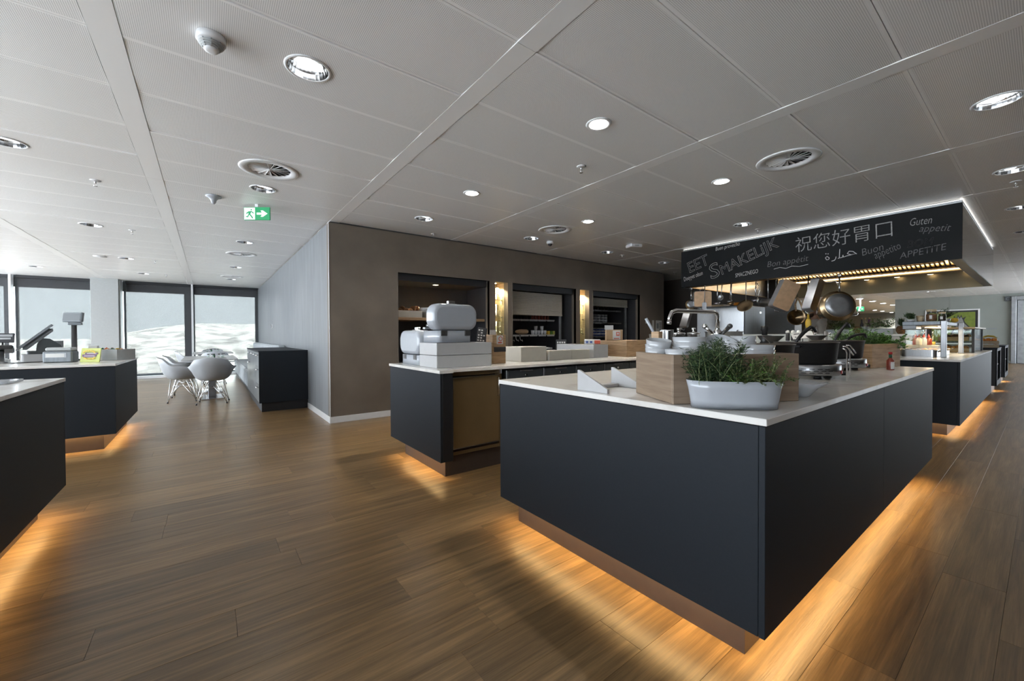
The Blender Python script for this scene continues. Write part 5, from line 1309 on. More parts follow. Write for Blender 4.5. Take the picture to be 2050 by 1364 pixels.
def frypan(lab, y, z, zc, r, depth, aim, rr=.016):
    t = hang('frying_pan',lab,'pan',y,z,group='round pans hanging from the hood'); L = z-zc
    q = MB(); q.lathe([(.012,-.004),(.022,-.004),(.022,.004),(.012,.004),(.012,-.004)],16,(0,0,0),RY(PI/2)); q.tube([(0,0,-.018),(0,0,-L*.4),(0,0,-L+r*.9)],[.011,.010,.013],10); q.build('handle','steel',t)
    M_ = TR(0,0,-L) @ RZ(aim) @ RY(R(-84))
    q = MB(); q.lathe([(.001,0),(r*.80,0),(r*.86,-.004),(r*.99,-depth),(r*1.02,-depth),(r*1.02,-depth-.003),(r*.97,-depth-.003),(r*.82,-.008),(.001,-.008)],40,(0,0,0),M_ @ RX(0) ); q.build('pan_body','brass',t)
    q = MB(); q.lathe([(.001,.0006),(r*.79,.0006),(r*.79,.003),(r*.4,.0035),(.001,.003)],40,(0,0,0),M_); q.build('pan_base','steel_dark',t); hook(t)
    return t
frypan('small round pan with a long handle, hanging at the left end','%s' and 3.847,2.0,1.725,.088,.045,R(35))
t = frypan('big round pan with a dull steel base, largest and rightmost of the hanging pans',1.717,1.985,1.572,.205,.06,R(33))
q = MB(); q.tube([(.0,0,-.0),(0,.10,-.0),(0,.17,-.03),(0,.16,-.075),(0,.10,-.085),(0,.04,-.07),(0,.02,-.14)],.004,6); q.build('wire_loop','chrome',t)
q = MB(); q.tube([(0,-.13,-.57),(0,-.19,-.56),(0,-.205,-.54),(0,-.19,-.49)],.005,6); q.build('wire_handle','chrome',t)
def tray_pan(lab, y, z, w, l, d, rot, mat='steel', bot='brass'):
    """rectangular roasting pan hung by one end; base faces the viewer"""
    t = thing('roasting_pan',lab,'pan',(UX,y,z),group='rectangular pans hanging from the hood',rot=rot)
    F = Matrix(((0,0,-1,0),(1,0,0,0),(0,1,0,0),(0,0,0,1)))     # pan plane: local x -> y, local y -> z, depth -> -x
    q = MB(); o = rrect(-w/2,-l,w/2,0,.035); i2 = rrect(-w/2+.012,-l+.012,w/2-.012,-.012,.03); n = len(o)
    a = [Vector((x,y_,-d)) for x,y_ in o]; b = [Vector((x,y_,0)) for x,y_ in i2]
    q.add([F @ p for p in a+b],[(k,(k+1)%n,n+(k+1)%n,n+k) for k in range(n)],True)
    a2 = [Vector((x*.985,y_*.99-.002,-d)) for x,y_ in o]; b2 = [Vector((x*.98,y_*.99-.002,-.004)) for x,y_ in i2]
    q.add([F @ p for p in a2+b2],[(n+k,n+(k+1)%n,(k+1)%n,k) for k in range(n)],True); q.build('pan_sides',mat,t)
    q = MB(); q.add([F @ p for p in b],[tuple(range(n))]); q.add([F @ p for p in b2],[tuple(range(n-1,-1,-1))]); q.build('pan_base',bot,t)
    q = MB(); q.tube([F @ Vector(p) for p in ((-.04,0,-d*.6),(-.035,.03,-d*.6),(.035,.03,-d*.6),(.04,0,-d*.6))],.005,8); q.tube([F @ Vector(p) for p in ((-.04,-l,-d*.6),(-.035,-l-.03,-d*.6),(.035,-l-.03,-d*.6),(.04,-l,-d*.6))],.005,8); q.build('handle','chrome',t)
    zz = (2.04-z-.03)/math.cos(rot[0]); q = MB(); q.tube([F @ Vector((0,.03,-d*.6)), F @ Vector((0,.03+zz,-d*.6))],.003,6); q.build('hook','chrome',t)
    return t
tray_pan('big roasting pan with a scratched copper-brown base, tilted','%s' and 2.26,1.965,.27,.46,.11,(R(24),0,R(46)),'pan_side','copper')
tray_pan('narrow roasting pan seen from its steel side, right of the big one',1.905,1.955,.15,.50,.11,(R(24),0,R(72)),'pan_side','brass')
tray_pan('small roasting pan with a brassy base, hanging upright at the left end',3.63,1.945,.30,.29,.10,(0,0,R(34)),'pan_side','copper')
tray_pan('narrow steel roasting pan hanging low at the left, above the tap',3.83,1.60,.085,.33,.14,(R(22),0,R(78)),'steel','steel_dark')
t = hang('strainer','round strainer on a long straight handle, partly behind a narrow pan','strainer',2.11,2.028); t.location.x = 7.05
q = MB(); q.tube([(0,0,0),(0,.01,-.33)],[.011,.009],8); q.build('handle','steel',t)
q = MB(); q.lathe([(.001,-.07),(.05,-.06),(.085,-.02),(.09,.01),(.086,.01),(.06,-.045),(.001,-.06)],24,(0,0,0),TR(0.04,-.01,-.40) @ RY(R(-60))); q.build('bowl','brass',t); hook(t)
t = thing('wok','dark hanging wok with two wooden-looking handles','wok',(7.065,2.25,1.725),group=None)
q = MB(); q.tube([(0,0,0),(0,0,.31)],.003,6); q.build('wire','chrome',t)
q = MB(); q.lathe([(.001,-.06),(.07,-.05),(.125,-.015),(.15,.03),(.146,.032),(.12,-.01),(.001,-.052)],30,(0,0,0),TR(0,.02,-.30) @ RZ(R(30)) @ Matrix.Scale(.8,4) @ RY(R(-82))); q.build('bowl','wok',t)
q = MB(); q.tube([(0,.0,.0),(0,.03,-.10),(0,.02,-.20)],[.010,.014,.012],8); q.tube([(0,-.0,.0),(0,-.05,-.12),(0,-.075,-.22)],[.010,.014,.012],8); q.build('handle','beech',t)
t = thing('wooden_spoon','yellowish wooden spoon hanging beside the wok','spoon',(7.065,2.115,1.60))
q = MB(); q.tube([(0,0,0),(0,0,.435)],.003,6); q.build('wire','chrome',t)
q = MB(); q.tube([(0,0,0),(0,0,-.20)],[.012,.014],8); q.sphere((0,0,-.27),.05,14,8,(.35,.8,1.6)); q.build('spoon','yellow',t)

# ------------------------------------------------------------------ steel oven and cabinets at the back
t = thing('steel_oven','big bright steel oven cabinet behind the hanging ladles','oven',(7.6,3.231,0))
q = MB(); q.cbox((0.021,0,.10),(.886,.87,1.70),.012); q.build('housing','steel_dull',t)
q = MB(); q.prism(rrect(-.86,.62,-.012,1.66,.05),0,.018,TR(.0,0,0) @ Matrix(((0,0,1,0),(-1,0,0,0),(0,1,0,0),(0,0,0,1)))); d_ = q.build('door','steel',t)
q = MB(); q.tube([(0,.10,.75),(-.04,.10,.75),(-.04,.10,1.25),(0,.10,1.25)],.01,8); q.build('handle','chrome',d_)
q = MB(); q.cbox((.003,.01,.14),(.02,.86,.58),.003); q.build('lower_panel','steel_dark',t)
for x in (.06,.82):
    for y in (.06,.80):
        q = MB(); q.cyl((x,y,0),(x,y,.099),.02,n=10); q.build('leg','dark_metal',t)
q = MB(); q.cbox((.62,-.008,1.56),(.70,-.0005,1.60),.002); q.build('badge','chrome',t)
t = thing('board_stack','pale wooden boards lying on top of the steel oven','board',(7.75,3.66,1.7015)); q = MB(); q.cbox((0,0,0),(.30,.35,.02),.003); q.cbox((.02,.02,.0201),(.29,.30,.045),.003); q.build('boards','oak',t)
t = thing('red_dish','orange-red shallow dish on top of the steel oven','dish',(7.85,3.42,1.7015)); q = MB(); q.lathe([(.001,0),(.08,0),(.125,.05),(.13,.06),(.12,.06),(.07,.012),(.001,.01)],24); q.build('dish','orange',t)
t = thing('tall_cabinet','tall plain grey cabinet between steel oven and chef','cabinet',(10.1,3.27,0))
q = MB(); q.cbox((0,0,.08),(.42,.60,1.92),.006); q.build('body','grey_paint',t); q = MB(); q.box((.04,.03,0),(.38,.57,.079)); q.build('plinth','mid_plastic',t)
q = MB(); q.cbox((-.012,.02,.6),(-.0005,.58,1.88),.003); q.build('door','grey_paint',t)

# ------------------------------------------------------------------ the chef
def skin_body(verts, edges, radii, name, mat, parent, sub=2, root=0):
    me = bpy.data.meshes.new(name); me.from_pydata(verts, edges, []); o = bpy.data.objects.new(name, me); COL.objects.link(o)
    md = o.modifiers.new('skin','SKIN'); md.use_smooth_shade = True
    sk = me.skin_vertices[0].data if len(me.skin_vertices) else None
    if sk is None:
        return o
    for i,r in enumerate(radii): sk[i].radius = (r if isinstance(r,tuple) else (r,r)); sk[i].use_root = (i == root)
    s = o.modifiers.new('sub','SUBSURF'); s.levels = sub; s.render_levels = sub
    bpy.context.view_layer.update()
    m2 = bpy.data.meshes.new_from_object(o.evaluated_get(bpy.context.evaluated_depsgraph_get()))
    bpy.data.objects.remove(o); m2.materials.clear(); m2.materials.append(MT[mat])
    for p in m2.polygons: p.use_smooth = True
    n = bpy.data.objects.new(name, m2); COL.objects.link(n); n.parent = parent
    return n
def person(loc, rz):
    """local frame: faces +x, left is +y"""
    t = thing('person','person in a beige jacket with dark neck strap, head bowed, behind the hanging pans','person',loc,rz)
    V = [(0,0,.92),(0,0,1.08),(.01,0,1.25),(.01,0,1.40),(.02,0,1.475),(.05,0,1.545)]
    E = [(0,1),(1,2),(2,3),(3,4),(4,5)]; Rr = [(.14,.11),(.135,.105),(.155,.11),(.13,.085),(.055,.055),(.052,.055)]
    Rr = [(b,a) for a,b in Rr]
    def limb(start, pts, rs):
        k = start
        for p,r in zip(pts,rs): V.append(p); Rr.append(r); E.append((k,len(V)-1)); k = len(V)-1
        return k
    for s in (-1,1):
        limb(3,[(.01,.17*s,1.41),(.03,.235*s,1.13),(.24,.17*s,1.05),(.29,.16*s,1.045)],[.058,.046,.034,.026])
        limb(0,[(0,.095*s,.84),(.02,.10*s,.48),(-.01,.10*s,.09),(.09,.115*s,.035)],[.088,.062,.042,.034])
    body = skin_body(V,E,Rr,'body','skin',t)
    q = MB(); hc = Vector((.085,0,1.615)); M_ = TR(*hc) @ RY(R(14))
    q.sphere((0,0,0),.1,20,14,(.98,.76,1.18),M_); 
    q.v = [((Vector(v)) + (Vector((.008,0,0)) if M_.inverted() @ Vector(v) and (M_.inverted() @ Vector(v)).z < -.03 and (M_.inverted() @ Vector(v)).x > 0 else Vector((0,0,0)))) for v in q.v]
    q.sphere((.098,0,-.005),.017,10,8,(1.1,.75,1.5),M_); q.sphere((.07,0,-.10),.028,10,8,(1,1,.7),M_)
    hd = q.build('head','skin',t)
    for s in (-1,1):
        q = MB(); q.sphere((-.005,s*.078,-.005),.03,10,8,(.75,.32,1.15),M_); q.build('ear','skin',hd)
        q = MB(); q.sphere((.082,s*.033,.018),.012,10,8,(.6,1,.7),M_); q.build('eye','paper',hd); 
        q = MB(); q.sphere((.0875,s*.033,.018),.006,8,6,(.6,1,1),M_); q.cbox((.084,s*.033-.02,.036),(.094,s*.033+.02,.043),.002,M_); q.build('brow_and_iris','hair',hd)
    q = MB(); q.cbox((.088,-.022,-.058),(.096,.022,-.050),.003,M_); q.build('mouth','copper',hd)
    q = MB(); q.sphere((-.012,0,.024),.1035,20,12,(.96,.775,1.12),M_); iv = M_.inverted()
    keep = MB(); vs = [iv @ Vector(v) for v in q.v]
    idx = {}
    for f in q.f:
        if all(vs[i].z > .025-.35*min(0,vs[i].x)*0 + (.45*vs[i].x if vs[i].x > 0 else .75*vs[i].x) for i in f): keep.add([q.v[i] for i in f],[tuple(range(len(f)))],True)
    keep.build('hair','hair',hd)
    q = MB(); q.sphere((.02,0,-.052),.0885,20,12,(1,.80,.85),M_); vs = [iv @ Vector(v) for v in q.v]; keep = MB()
    for f in q.f:
        if all(vs[i].z < -.045 and vs[i].x > -.01 for i in f): keep.add([q.v[i] for i in f],[tuple(range(len(f)))],True)
    keep.build('beard','hair',hd)
    # jacket and trousers follow the body
    Vj = [(0,0,.86),(0,0,1.08),(.01,0,1.25),(.01,0,1.40),(.015,0,1.455)]; Ej = [(0,1),(1,2),(2,3),(3,4)]; Rj = [(.125,.168),(.118,.150),(.125,.168),(.098,.142),(.060,.066)]
    V,E,Rr = Vj,Ej,Rj
    for s in (-1,1): limb(3,[(.01,.172*s,1.41),(.03,.238*s,1.13),(.17,.195*s,1.08)],[.071,.060,.050])
    skin_body(V,E,Rr,'jacket','shirt',t)
    V = [(0,0,.93),(0,0,.86)]; E = [(0,1)]; Rr = [(.118,.150),(.118,.15)]
    for s in (-1,1): limb(1,[(0,.098*s,.80),(.02,.102*s,.48),(-.01,.102*s,.12)],[.102,.076,.062])
    skin_body(V,E,Rr,'trousers','trousers',t)
    for s in (-1,1):
        q = MB(); q.sphere((.05,.112*s,.045),.05,14,8,(2.6,.95,.9)); q.v = [(x,y,max(0,z)) for x,y,z in q.v]; q.build('shoe','shoe',t)
        # hands with five fingers
        hq = Vector((.295,.16*s,1.045))
        Vh = [tuple(hq),tuple(hq+Vector((.045,0,-.005))),tuple(hq+Vector((.085,0,-.01)))]; Eh = [(0,1),(1,2)]; Rh = [(.020,.024),(.018,.034),(.014,.034)]
        V,E,Rr = Vh,Eh,Rh
        for f in range(4):
            o_ = (-.027+.018*f)*s; L = (.062,.072,.068,.052)[f]
            limb(2,[tuple(hq+Vector((.092,o_,-.012))),tuple(hq+Vector((.092+L*.5,o_*1.05,-.018))),tuple(hq+Vector((.092+L,o_*1.05,-.036)))],[.0085,.008,.0065])
        limb(1,[tuple(hq+Vector((.05,-.035*s,-.008))),tuple(hq+Vector((.085,-.052*s,-.02)))],[.010,.008])
        skin_body(V,E,Rr,'hand','skin',t,1)
    q = MB(); q.tube([(-.05,-.085,1.43),(-.075,-.03,1.475),(-.07,.03,1.475),(-.05,.085,1.43),(.05,.12,1.36),(.13,.09,1.22)],.010,8); q.tube([(-.05,-.085,1.43),(.05,-.12,1.36),(.13,-.09,1.22)],.010,8); q.build('neck_strap','black',t)
    return t
person((9.10,2.60,0), math.atan2(.602,-.798)+R(-8))
# ================================================================== BUFFET STATION (worktop z = .88)
Z = ZC+.001
t = thing('heated_gantry','steel heated gantry on square posts over the buffet counter','gantry',(7.265,.74,Z))
G0 = lambda x,y,z: (x-7.265,y-.74,z-Z)
for x in (7.27,8.93):
    q = MB(); q.cbox(G0(x,.742,Z),G0(x+.05,.792,1.335),.004); q.build('post','steel_dark',t)
q = MB(); q.cbox(G0(7.27,.7925,1.285),G0(8.98,1.14,1.332),.004); q.build('top_shelf','steel_dull',t)
q = MB(); q.cbox(G0(7.275,1.01,1.235),G0(7.62,1.138,1.2845),.004); q.build('heater_box','grey_plastic',t)
q = MB(); q.cbox(G0(7.64,.86,1.262),G0(8.9,1.02,1.2845),.003); q.build('heat_lamp_tray','brass',t)
q = MB(); q.box(G0(7.66,.90,1.256),G0(8.88,.98,1.261)); q.build('heat_lamp','glow_warm',t)
light('gantry_light','AREA',G0(8.27,.94,1.25),1.6,(1,.76,.45),parent=t,shape='RECTANGLE',size=1.2,size_y=.08)
q = MB(); q.cbox(G0(7.5,1.142,Z),G0(8.9,1.148,1.26),.001); q.build('glass_screen','glass',t)
def roast(lab, x0, food):
    t = thing('roasting_pan',lab,'pan',(x0,.83,Z),group='roasting pans on the buffet counter')
    q = MB(); o = rrect(0,0,.36,.33,.05); i_ = rrect(.012,.012,.348,.318,.045); n = len(o)
    q.add([(x,y,0) for x,y in o]+[(x,y,.085) for x,y in o]+[(x,y,.085) for x,y in i_]+[(x,y,.02) for x,y in i_],[(k+r*n,(k+1)%n+r*n,(k+1)%n+(r+1)*n,k+(r+1)*n) for r in range(3) for k in range(n)],False)
    q.add([(x,y,0) for x,y in o],[tuple(range(n-1,-1,-1))]); q.add([(x,y,.02) for x,y in i_],[tuple(range(n))]); q.build('pan','steel',t)
    for y in (-.0,.33):
        s = -1 if y < .1 else 1
        q = MB(); q.tube([(.10,y,.06),(.105,y+s*.035,.085),(.255,y+s*.035,.085),(.26,y,.06)],.007,8); q.build('handle','brass',t)
    q = MB(); rr = random.Random(x0)
    for k in range(26): q.sphere((rr.uniform(.05,.31),rr.uniform(.05,.28),.045+rr.uniform(0,.03)),.022,7,5,(1.3,1,.7))
    stuff(q.build('food',food,t))
roast('steel roasting pan nearest the herb box on the buffet counter',7.33,'cream'); roast('steel roasting pan with orange pieces, second on the buffet counter',7.73,'orange'); roast('steel roasting pan farthest along under the gantry',8.13,'crate_wood')
t = thing('step_shelf','low white step behind the roasting pans, carrying sauce bottles','shelf',(8.55,.95,Z))
q = MB(); q.cbox((0,0,0),(.36,.23,.12),.003); q.build('box','white_matt',t)
SB = [(8.60,1.165,'sauce bottle with red cap and pale filling, first of three','cream'),(8.66,1.12,'sauce bottle with red cap and white filling, middle of three','porcelain'),(8.72,1.075,'sauce bottle with red cap and orange-brown filling, last of three','sauce')]
for x,y,l,m in SB:
    t = thing('sauce_bottle',l,'bottle',(x,y,Z+.121),group='red-capped sauce bottles')
    q = MB(); q.lathe([(.001,0),(.035,0),(.038,.01),(.038,.09),(.015,.115),(.001,.118)],18); q.build('body',m,t)
    q = MB(); q.lathe([(.017,.1185),(.017,.135),(.006,.145),(.005,.165),(.001,.166)],14); q.build('cap','red',t)
for x,y,l in ((8.80,1.13,'oil bottle with chrome pourer behind the gantry post, left'),(8.86,1.05,'oil bottle with chrome pourer behind the gantry post, right')):
    t = thing('oil_bottle',l,'bottle',(x,y,Z+.121),group='oil bottles with pourers')
    q = MB(); q.lathe([(.001,0),(.035,0),(.036,.09),(.014,.12),(.012,.15),(.001,.151)],16); q.build('glass','tumbler',t)
    q = MB(); q.lathe([(.001,.003),(.032,.003),(.032,.05),(.001,.05)],14); q.build('oil','banana',t)
    q = MB(); q.tube([(0,0,.15),(0,0,.20),(.015,0,.215)],.006,6); q.build('pourer','chrome',t)
# on the gantry
zt = 1.333
def pjar(lab, p, r, h, fill):
    t = thing('preserving_jar',lab,'jar',(*p,zt),group='preserving jars on the gantry')
    q = MB(); q.lathe([(.001,0),(r*.92,0),(r,.012),(r,h*.68),(r*.8,h*.8),(.001,h*.8)],22); q.build('glass','tumbler',t)
    q = MB(); q.lathe([(.001,.004),(r*.9,.006),(r*.94,.02),(r*.94,h*.60),(.001,h*.63)],20); q.build('filling',fill,t)
    q = MB(); q.lathe([(.001,h*.8+.001),(r*.86,h*.8+.001),(r*.9,h*.86),(r*.9,h*.97),(r*.8,h),(.001,h)],22); q.build('lid','crate_wood',t)
    q = MB(); q.tube([(-r*1.0,-.0,h*.70),(-r*1.06,0,h*.84),(-r*.9,0,h*.95)],.003,6); q.build('clip','chrome',t)
    q = MB(); q.cbox((-r*1.02-.001,-.012,h*.2),(-r*1.0,.012,h*.5),.0003); q.build('paper_tag','paper',t)
pjar('large preserving jar with brown filling on the gantry end',(7.37,.885),.052,.150,'bread')
pjar('smaller dark preserving jar beside the large one on the gantry',(7.40,.795),.036,.115,'soil')
t = thing('straw_basket','small pale woven pot left of the preserving jars on the gantry','basket',(7.55,1.01,zt))
q = MB(); q.lathe([(.001,0),(.03,0),(.04,.08),(.036,.08),(.001,.02)],18); q.build('pot','crate_wood',t)
def potherb(lab, p, r, h, mats, seed, tall, leaf=(.028,.008), n=24, box=None):
    t = thing('potted_herb',lab,'plant',p)
    q = MB()
    if box: q.cbox((-box[0]/2,-box[1]/2,0),(box[0]/2,box[1]/2,h),.006)
    else: q.lathe([(.001,0),(r*.7,0),(r,h),(r*.9,h),(.001,h*.8)],18)
    q.build('pot','grey_paint' if box else 'porcelain',t)
    ar = (lambda rr_: (rr_.uniform(-box[0]*.45,box[0]*.45), rr_.uniform(-box[1]*.4,box[1]*.4))) if box else (lambda rr_: (rr_.uniform(-r*.6,r*.6), rr_.uniform(-r*.6,r*.6)))
    herbs(t,'herb',mats,n,ar,tall,leaf,.6,20,z0=h,seed=seed); return t
potherb('small green herb at the left end of the gantry top',(7.45,1.085,zt),.045,.03,['leaf','leaf_dark'],41,(.06,.12))
potherb('dark tufted herb on the gantry right of the jars',(8.15,.84,zt),.05,.05,['leaf_dark','leaf'],42,(.08,.15))
t = thing('yellow_pepper','small yellow pepper with white utensils at the gantry end','vegetable',(8.62,.80,zt))
q = MB(); q.sphere((0,0,.035),.04,14,8,(1.2,1,.85)); q.build('body','yellow',t); q = MB(); q.tube([(0,0,.065),(.005,.005,.09)],.006,6); q.build('stalk','leaf',t)
for k,(dx,dy) in enumerate(((.09,.02),(-.10,.03),(.12,-.03))):
    q = MB(); q.tube([(-.06,0,.006),(.06,.0,.010),(.10,.01,.018)],[.004,.004,.010],6); tag(q.build('white_spoon','white_matt',None,(8.62+dx*.6-.02,.86+dy,zt)),'white plastic spoon, %s of three, lying by the yellow pepper on the gantry'%ORD[k],'spoon','white spoons on the gantry')
# glass display case with a wooden top
t = thing('display_case','glass display case with a pale wooden top at the buffet end','display case',(9.35,.66,Z))
for x,y in ((0,0),(1.3,0),(0,.46),(1.3,.46)):
    q = MB(); q.cbox((x,y,0),(x+.03,y+.03,.365),.003); q.build('corner_post','panel_dark',t)
q = MB(); q.box((.031,.012,.01),(1.299,.018,.36)); q.build('glass_front','glass',t)
q = MB(); q.box((.012,.031,.01),(.018,.459,.36)); q.build('glass_side','glass',t)
q = MB(); q.box((1.312,.031,.01),(1.318,.459,.36)); q.build('glass_side','glass',t)
q = MB(); q.cbox((.031,.03,.17),(1.299,.46,.178),.001); q.build('glass_shelf','glass',t)
q = MB(); q.cbox((-.35,-.03,.3655),(1.0,.50,.39),.003); q.build('wooden_top','crate_wood',t); q = MB(); q.cbox((1.001,-.03,.3655),(1.42,.50,.39),.003); q.build('wooden_top','crate_wood',t)
for k,(x,z,m) in enumerate(((.10,.001,'orange'),(.10,.179,'bread'),(.6,.001,'cream'),(.6,.179,'orange'))):
    c_ = thing('wooden_tray',('lower near','upper near','lower far','upper far')[k]+' wooden tray of food in the glass case','tray',(9.35+x,.72,Z+z),group='wooden trays in the glass case')
    q = MB(); q.cbox((0,0,0),(.40,.34,.012),.002); q.cbox((0,0,.0121),(.40,.015,.06),.002); q.cbox((0,.325,.0121),(.40,.34,.06),.002); q.cbox((0,.0151,.0121),(.015,.3249,.06),.002); q.cbox((.385,.0151,.0121),(.40,.3249,.06),.002); q.build('tray','beech',c_)
    q = MB(); rr = random.Random(k)
    for j in range(16): q.sphere((rr.uniform(.05,.35),rr.uniform(.05,.29),.05+rr.uniform(0,.03)),.03,8,6)
    stuff(q.build('food',m,c_))
# fruit crate on the first shelf unit
FC = (12.58,.565,.886)
t = thing('fruit_crate','pale slatted wooden crate full of oranges on the shelf unit','crate',FC, rz=R(6))
for z0,z1 in ((.0,.055),(.075,.135)):
    for a,b in (((0,0,z0),(.012,.34,z1)),((.44,0,z0),(.452,.34,z1)),((.0125,0,z0),(.4395,.012,z1)),((.0125,.328,z0),(.4395,.34,z1))):
        q = MB(); q.cbox(a,b,.002); q.build('slat','crate_wood',t)
for x in (.013,.42):
    for y in (.013,.307):
        q = MB(); q.cbox((x,y,0),(x+.02,y+.02,.14),.002); q.build('corner_block','crate_wood',t)
q = MB(); q.box((.013,.013,.0),(.439,.327,.008)); q.build('bottom','crate_wood',t)
og = MB(); og.sphere((0,0,0),.037,14,10); og = og.mesh('orange','orange'); rr = random.Random(4)
M_ = TR(*FC) @ RZ(R(6)); n_ = 0
for z in (.105,.155):
    for i in range(5):
        for j in range(4):
            if z > .15 and (i+j)%2: continue
            p = M_ @ Vector((.06+.078*i+rr.uniform(-.004,.004),.055+.075*j+rr.uniform(-.004,.004),z))
            o = bpy.data.objects.new('orange',og); COL.objects.link(o); o.location = p; tag(o,'orange piled in the slatted wooden crate','orange','oranges in the fruit crate')
for k in range(3):
    q = MB(); q.tube([(0,-.10+.0,.0),(0,-.05,.03),(0,.02,.04),(0,.09,.015),(0,.11,-.005)],[.008,.018,.019,.015,.006],8); o = q.build('banana','banana',None,M_ @ Vector((.10+.04*k,.12,.195)),(0,R(8*k),R(10))); tag(o,'yellow banana lying on top of the oranges, %s of three'%ORD[k],'banana','bananas on the fruit crate')
q = MB()
for k in range(24): q.sphere((rr.uniform(-.05,.05),rr.uniform(-.04,.04),rr.uniform(0,.05)),.012,7,5)
tag(q.build('grapes','print_purple',None,M_ @ Vector((.10,.28,.19))),'bunch of dark grapes at the left end of the fruit crate','grapes')
# planters, pineapples and bottles on the raised ledge
zl = 1.171
potherb('white trough of green herbs right behind the person','%s' and (8.22,2.0,zl),0,.075,['leaf','leaf_olive'],51,(.08,.17),(.035,.012),46,box=(.16,.40))
potherb('white trough of herbs with yellow-green leaves, in front of the lit far wall','%s' and (8.22,1.52,zl),0,.085,['leaf','leaf_bright'],52,(.08,.19),(.03,.010),46,box=(.16,.30))
def pine(lab, p, crown):
    t = thing('pineapple',lab,'pineapple',p,group='pineapples on the raised ledge')
    q = MB(); n = 14
    for j in range(9):
        for i in range(n//2+3):
            a = 2*PI*(i+.5*(j%2))/(n//2+3); z = .012+.012*j; r = .048*math.sin(PI*(.12+.80*j/9))**.6
            q.sphere((r*math.cos(a),r*math.sin(a),z),.0145,6,4,(1,1,.9))
    q.build('fruit','bread',t)
    if crown:
        q = MB(); rr = random.Random(8)
        for k in range(34):
            a = rr.uniform(0,2*PI); e = rr.uniform(.15,1.2); L = rr.uniform(.07,.15); d = Vector((math.cos(a)*math.sin(e)*.7,math.sin(a)*math.sin(e)*.7,math.cos(e*.8))); s = Vector((-math.sin(a),math.cos(a),0))*.010
            q.add([Vector((0,0,.115))+s,Vector((0,0,.115))-s,Vector((0,0,.115))+d*L*.6-s*.8,Vector((0,0,.115))+d*L+Vector((math.cos(a),math.sin(a),0))*.015,Vector((0,0,.115))+d*L*.6+s*.8],[(0,1,2,3,4)])
        q.build('leaf_crown','leaf_dark',t)
pine('round brown pineapple fruit left of the dark bottles on the ledge',(8.07,1.77,zl),False); pine('pineapple with its leaf crown beside the gantry end',(8.14,1.285,zl),True)
for k,(y,m,l) in enumerate(((1.782,'ink','dark bottle, left of three behind the pineapple'),(1.738,'tumbler','clear bottle, middle of three behind the pineapple'),(1.694,'print_purple','dark purple bottle, right of three behind the pineapple'))):
    t = thing('bottle',l,'bottle',(8.36,y,zl),group='bottles on the raised ledge')
    q = MB(); q.lathe([(.001,0),(.022,0),(.022,.15),(.009,.19),(.008,.235),(.001,.236)],16); q.build('glass',m,t)
    q = MB(); q.lathe([(.001,.2365),(.010,.2365),(.010,.262),(.001,.263)],12); q.build('cap','brass',t)
    q = MB(); q.lathe([(.0225,.05),(.0227,.05),(.0227,.12),(.0225,.12)],16); q.build('label','paper',t)

# ================================================================== FAR WALL
t = thing('framed_picture','framed green painting of a spotted grey animal on the far wall','picture',(24.999,2.41,1.45))
W,Hh = 1.56,1.45
q = MB()
for a,b in (((-.05,-W/2,-Hh/2),(0,-W/2+.05,Hh/2)),((-.05,W/2-.05,-Hh/2),(0,W/2,Hh/2)),((-.05,-W/2+.05,-Hh/2),(0,W/2-.05,-Hh/2+.05)),((-.05,-W/2+.05,Hh/2-.05),(0,W/2-.05,Hh/2))): q.cbox(a,b,.004)
q.build('frame','white_paint',t)
q = MB(); q.box((-.020,-W/2+.05,-Hh/2+.05),(-.002,W/2-.05,Hh/2-.05)); q.build('mount','ink',t)
q = MB(); q.box((-.024,-W/2+.12,-Hh/2+.12),(-.0205,W/2-.12,Hh/2-.12)); q.build('painted_ground','art_green',t)
F = Matrix(((0,0,-1,0),(-1,0,0,0),(0,1,0,0),(0,0,0,1))) @ TR(.16,.06,0) @ Matrix.Diagonal((.74,1,1,1))
q = MB(); q.prism([(-.35,-.60),(.62,-.60),(.55,-.15),(.30,.12),(.26,.22),(.34,.36),(.20,.30),(.16,.44),(.10,.32),(.03,.45),(-.01,.30),(-.12,.22),(-.22,.12),(-.20,-.02),(-.10,-.06),(-.22,-.30)],.026,.030,F); q.build('painted_outline','ink',t)
q = MB(); q.prism([(-.30,-.59),(.58,-.59),(.50,-.16),(.27,.08),(.22,.22),(.15,.36),(.10,.27),(.04,.37),(.0,.26),(-.12,.18),(-.17,.10),(-.15,.02),(-.03,-.06),(-.17,-.30)],.031,.033,F); q.build('painted_animal','art_grey',t)
q = MB()
for x,y,r in ((.15,-.05,.05),(.32,-.2,.06),(.05,-.28,.055),(.26,-.42,.05),(.46,-.36,.05),(-.12,-.45,.045)): q.lathe([(r,0),(r*.62,0),(r*.62,.002),(r,.002),(r,0)],12,(0,0,0),F @ TR(x,y,.034))
q.build('painted_spots','print_purple',t)
t = thing('wall_unit','small dark box with a ring, high on the far wall by the lift','box',(24.999,.90,2.52))
q = MB(); q.cbox((-.06,-.10,-.09),(0,.10,.09),.008); q.build('box','mid_plastic',t); q = MB(); q.lathe([(.05,0),(.065,0),(.065,.006),(.05,.006),(.05,0)],18,(0,0,0),TR(-.061,0,0) @ RY(R(-90))); q.build('ring','grey_plastic',t)
t = thing('wall_plaque','thin grey label strip on the far wall right of the painting','plaque',(24.999,1.33,1.36)); q = MB(); q.cbox((-.01,-.14,-.02),(0,.14,.02),.003); q.build('plate','grey_plastic',t)

